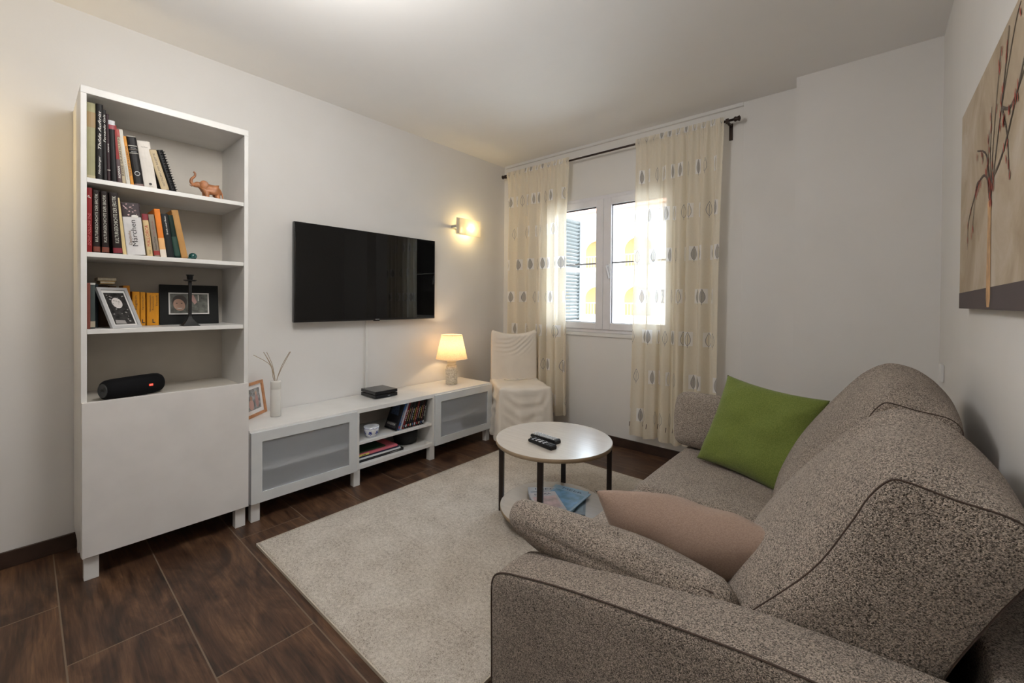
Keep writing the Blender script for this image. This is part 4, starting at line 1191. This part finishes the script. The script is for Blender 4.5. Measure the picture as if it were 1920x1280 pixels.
side = [(2.60, .475), (2.606, .53), (2.640, .572), (2.733, .690), (2.784, .788), (2.808, .842), (2.830, .874), (2.850, .881), (2.905, .869), (2.966, .858), (2.990, .828), (2.982, .785), (2.948, .715), (2.899, .60), (2.875, .50), (2.74, .455)]
cent = [(2.555, .462), (2.545, .535), (2.595, .660), (2.668, .776), (2.736, .865), (2.785, .920), (2.832, .955), (2.872, .966), (2.930, .950), (2.985, .900), (3.003, .850), (3.000, .790), (2.955, .705), (2.915, .60), (2.880, .50), (2.72, .452)]
def back_cushion(y0, y1, seed, dz=0, fall=0, wrk=True):
    bm = BM(); m = 120; secs = []
    A = crom([(p[0], p[1], 0) for p in side], 5, True); B = crom([(p[0], p[1], 0) for p in cent], 5, True)
    n = len(A)
    for j in range(m+1):
        t_ = j/m; e = abs(2*t_-1)
        k = (1-e**2.6)**.75
        rg = []
        for i in range(n):
            p = A[i].lerp(B[i], k); x, z = p.x, p.y+dz*k-fall*t_**3*max(0, min(1, (p.y-.6)/.25))
            if i > 10: 
                wz = math.exp(-((z-.90)/.10)**2)
                ww = .0062*wz*math.sin(2*PI*(t_*(y1-y0)+.012*math.sin(x*30+seed))/.030)*max(0, t_-.25)*(1-e**6)
                if x > 2.62 and z > .6 and wrk: z += ww*1.5; x -= ww*.6
            q = Vector((x, y0+(y1-y0)*t_, z))
            q += noise.noise_vector(q*5+Vector((seed, 0, 0)))*.004*k
            rg.append(bm.verts.new(q))
        secs.append(rg)
    for a, b in zip(secs, secs[1:]):
        for i in range(n): bm.faces.new((a[i], a[(i+1) % n], b[(i+1) % n], b[i]))
    for sgn, rg in ((-1, secs[0]), (1, secs[-1])):
        prev = rg; cx_ = sum(v.co.x for v in rg)/n; cz_ = sum(v.co.z for v in rg)/n
        for sc in (.97, .88, .7, .45, .2):
            nr = [bm.verts.new((cx_+(v.co.x-cx_)*sc, rg[0].co.y+sgn*.022*(1-sc**2)**.6*(1 if sc < 1 else 0), cz_+(v.co.z-cz_)*sc)) for v in rg]
            for i in range(n): bm.faces.new((prev[i], prev[(i+1) % n], nr[(i+1) % n], nr[i]))
            prev = nr
        c = bm.verts.new((cx_, rg[0].co.y+sgn*.024, cz_))
        for i in range(n): bm.faces.new((prev[i], prev[(i+1) % n], c))
    o = obj('back_cushion', bm, SOFA, so, True)
    for yy in (y0-.001, y1+.001):
        fl = fall if yy > (y0+y1)/2 else 0
        pts = [(p.x, yy, p.y-fl*max(0, min(1, (p.y-.6)/.25))) for p in A]; pts.append(pts[0])
        obj('cushion_seam', tube(BM(), pts, .0015, 6, cap=False), SEAM, o, True)
    return o
back_cushion(.752, 1.398, 1.3, -.040, .045)
back_cushion(1.440, 2.085, 4.1, -.018)

# loose arm cushions
def place(o, origin, xa, ya): o.matrix_world = frame_mtx(origin, xa, ya)
def soft_cushion(lab, origin, xa, ya, w_, h_, t_, seed):
    t = thing('arm_cushion', lab, 'cushion', group='tweed cushions leaning on the armrests')
    place(t, origin, xa, ya)
    bm = rbox(0, 0, 0, w_/2, h_/2, t_/2, min(.045, t_*.42), (.008, .006, .034 if t_ < .1 else .026), 18, .006, seed)
    b = obj('cushion_body', bm, SOFA, t, True)
    obj('seam', tube(BM(), [(w_/2*.985*a, h_/2*.985*b_, 0) for a, b_ in ((-1, -.8), (-1, .8), (-.88, 1), (.88, 1), (1, .8), (1, -.8), (.88, -1), (-.88, -1), (-1, -.8))], .002, 6), SEAM, b, True)
soft_cushion('tweed cushion leaning inside the near armrest, under the beige pillow', (2.335, .806, .515), (1, .04, -.015), (0, -.80, .72), .55, .25, .08, 2)
soft_cushion('tweed cushion leaning inside the far armrest, behind the green pillow', (2.32, 2.045, .575), (1, 0, 0), (0, .22, 1), .54, .26, .12, 5)

o = obj('throw_pillow', pillow(.415, .405, .13, .085, seed=3, wr=.009), GREEN, None, True)
tag(o, 'bright green velvet throw pillow at the far end of the sofa', 'pillow')
o.matrix_world = frame_mtx((2.452, 1.83, .628), (.93, -.33, -.08), (.04, .42, .86))
o = obj('throw_pillow', pillow(.425, .40, .165, .075, seed=2, wr=.007), BEIGE, None, True)
tag(o, 'pinkish beige throw pillow lying between the near arm cushion and the backrest', 'pillow')
o.matrix_world = frame_mtx((2.462, .972, .512), (.97, .10, .0), (-.1, -.62, .74))

# ---------------------------------------------------------------- picture on the right wall
t = thing('canvas_picture', 'large canvas picture of bare berry branches in a slim vase on the right wall', 'picture', (W-.002, 1.47, 1.475))
def canv():
    m, nt, p, o = new_mat('painted_canvas')
    c = coord(nt)
    n1 = tnoise(nt, c, 3.5, 5, .6, .8)
    nt.links.new(ramp(nt, n1, [(.25, (.30, .225, .15)), (.5, (.44, .36, .27)), (.75, (.56, .50, .43))]), p.inputs['Base Color'])
    p.inputs['Roughness'].default_value = .85; p.inputs['Specular IOR Level'].default_value = .2
    bump(nt, p, tnoise(nt, c, 500, 2), .2, .001); return m
hw_, hh_ = .49, .328
obj('canvas', bx(-.024, 0, -hw_, hw_, -hh_, hh_, .0015), canv(), t)
def onc(pts, r, name, mat, k=0):
    """flat painted stroke on the canvas; pts = (y,z)"""
    bm = BM(); P = crom([(0, a, b) for a, b in pts], 5)
    L_, R_ = [], []
    for i, p in enumerate(P):
        tt = (P[min(i+1, len(P)-1)]-P[max(0, i-1)]).normalized(); nn = Vector((0, -tt.z, tt.y))
        rr = r*(1-.6*i/len(P))
        L_.append(bm.verts.new((-.0247-k, p.y+nn.y*rr, p.z+nn.z*rr))); R_.append(bm.verts.new((-.0247-k, p.y-nn.y*rr, p.z-nn.z*rr)))
    for i in range(len(P)-1): bm.faces.new((L_[i], L_[i+1], R_[i+1], R_[i]))
    return obj(name, bm, mat, t)
bm = BM(); poly_flat(bm, [(-.0246, hw_, -hh_), (-.0246, hw_, -hh_+.052), (-.0246, -hw_, -hh_+.062), (-.0246, -hw_, -hh_)])
obj('painted_table', bm, M('paint_plum', (.085, .065, .065), .8), t)
bm = BM(); prof = [(.016, -.322), (.026, -.30), (.026, -.26), (.022, -.15), (.019, -.09), (.024, -.055), (.020, -.047)]
vs = [bm.verts.new((-.0250, .0+r, z)) for r, z in prof]+[bm.verts.new((-.0250, .0-r, z)) for r, z in prof[::-1]]
bm.faces.new(vs); obj('painted_vase', bm, M('paint_tan', (.50, .30, .15), .7, vary=.3, vscale=30), t)
TWIG = M('paint_twig', (.10, .075, .06), .8); BUD = M('paint_bud', (.34, .06, .04), .8)
tw = [[(0, -.05), (.004, .06), (-.006, .19)], [(-.01, -.05), (-.05, .03), (-.117, .15), (-.231, .281), (-.28, .31)], [(-.01, -.05), (-.03, .09), (-.10, .30)], [(0, -.045), (.05, .025), (.148, .034), (.25, -.01), (.324, -.061), (.336, -.141)],
      [(-.117, .15), (-.21, .12), (-.33, .16)], [(-.117, .15), (-.176, .07), (-.207, -.04)], [(.01, -.04), (.05, .08), (.185, .13)], [(-.117, .15), (-.16, .25), (-.18, .31)], [(-.02, .0), (-.16, .05), (-.36, .22), (-.42, .30)], [(-.01, -.02), (.03, .05), (.02, .14)], [(.148, .034), (.20, .02), (.25, -.10)]]
for k, s_ in enumerate(tw): onc(s_, .0046, 'painted_twig', TWIG, .0002+k*.00005)
bm = BM(); rnd = random.Random(11)
for s_ in tw:
    for q in range(8):
        i = rnd.randint(1, len(s_)-1); f_ = rnd.random()
        yy = s_[i-1][0]*(1-f_)+s_[i][0]*f_+rnd.uniform(-.015, .015); zz_ = s_[i-1][1]*(1-f_)+s_[i][1]*f_+rnd.uniform(-.02, .0)
        if abs(yy) > hw_-.01 or abs(zz_) > hh_-.012: continue
        a_ = rnd.uniform(-.4, .4); l_, w_ = .013, .004
        poly_flat(bm, [(-.0256, yy+w_*math.cos(b)*math.cos(a_)-l_*math.sin(b)*math.sin(a_), zz_+w_*math.cos(b)*math.sin(a_)+l_*math.sin(b)*math.cos(a_)) for b in [x*PI/3 for x in range(6)]])
obj('painted_buds', bm, BUD, t)

# small white plate on the right wall by the far end of the sofa
o = obj('wall_socket', bx(W-.012, W-.0005, 2.62, 2.70, .80, .88, .003), M('socket_white', (.72, .72, .72), .35)); tag(o, 'small white wall socket low on the right wall beyond the sofa', 'socket')

# ---------------------------------------------------------------- added fill lamps, out of view, to brighten the room
def fill_lamp(lab, x, y, e):
    t = thing('fill_lamp', lab, 'added fill lamp', (x, y, H-.001))
    obj('lamp_base', lathe(BM(), [(.19, -.02), (.19, 0)], 40), WHITE, t, True)
    obj('opal_bowl', lathe(BM(), [(.001, -.11), (.10, -.10), (.16, -.07), (.185, -.02)], 40, cap=False), emis('opal_glow', (1, .95, .86), 2.5), t, True)
    lamp_light('fill_lamp_light', (x, y, H-.38), (1, .98, .95), e, .18)
fill_lamp('added round opal fill lamp above the near side of the rug', 1.5, .38, 20)
fill_lamp('added round opal fill lamp in the rear of the room', 1.9, -1.9, 4)

# ---------------------------------------------------------------- daylight
wd = bpy.data.worlds.new('sky'); S.world = wd; wd.use_nodes = True
bg = wd.node_tree.nodes['Background']; bg.inputs[0].default_value = (.72, .86, 1, 1); bg.inputs[1].default_value = 6.5
sl = bpy.data.lights.new('sun', 'SUN'); sl.energy = 3.5; sl.angle = .01; sl.color = (1, .95, .87)
so_ = bpy.data.objects.new('sun', sl); COL.objects.link(so_)
so_.rotation_euler = Vector((.30, .62, -.72)).to_track_quat('-Z', 'Y').to_euler()
pl = bpy.data.lights.new('window_portal', 'AREA'); pl.shape = 'RECTANGLE'; pl.size = WX1-WX0; pl.size_y = WZ1-WZ0
pl.cycles.is_portal = True
po = bpy.data.objects.new('window_portal', pl); COL.objects.link(po); po.location = ((WX0+WX1)/2, L1+.2, (WZ0+WZ1)/2)
po.rotation_euler = Vector((0, -1, 0)).to_track_quat('-Z', 'Y').to_euler()

S.view_settings.view_transform = 'Standard'; S.view_settings.look = 'None'; S.view_settings.gamma = 1
S.view_settings.exposure = 0.85; S.view_settings.use_curve_mapping = False
S.cycles.use_denoising = True
S.cycles.max_bounces = 10; S.cycles.diffuse_bounces = 6; S.cycles.transparent_max_bounces = 16; S.cycles.transmission_bounces = 8
S.cycles.sample_clamp_indirect = 6
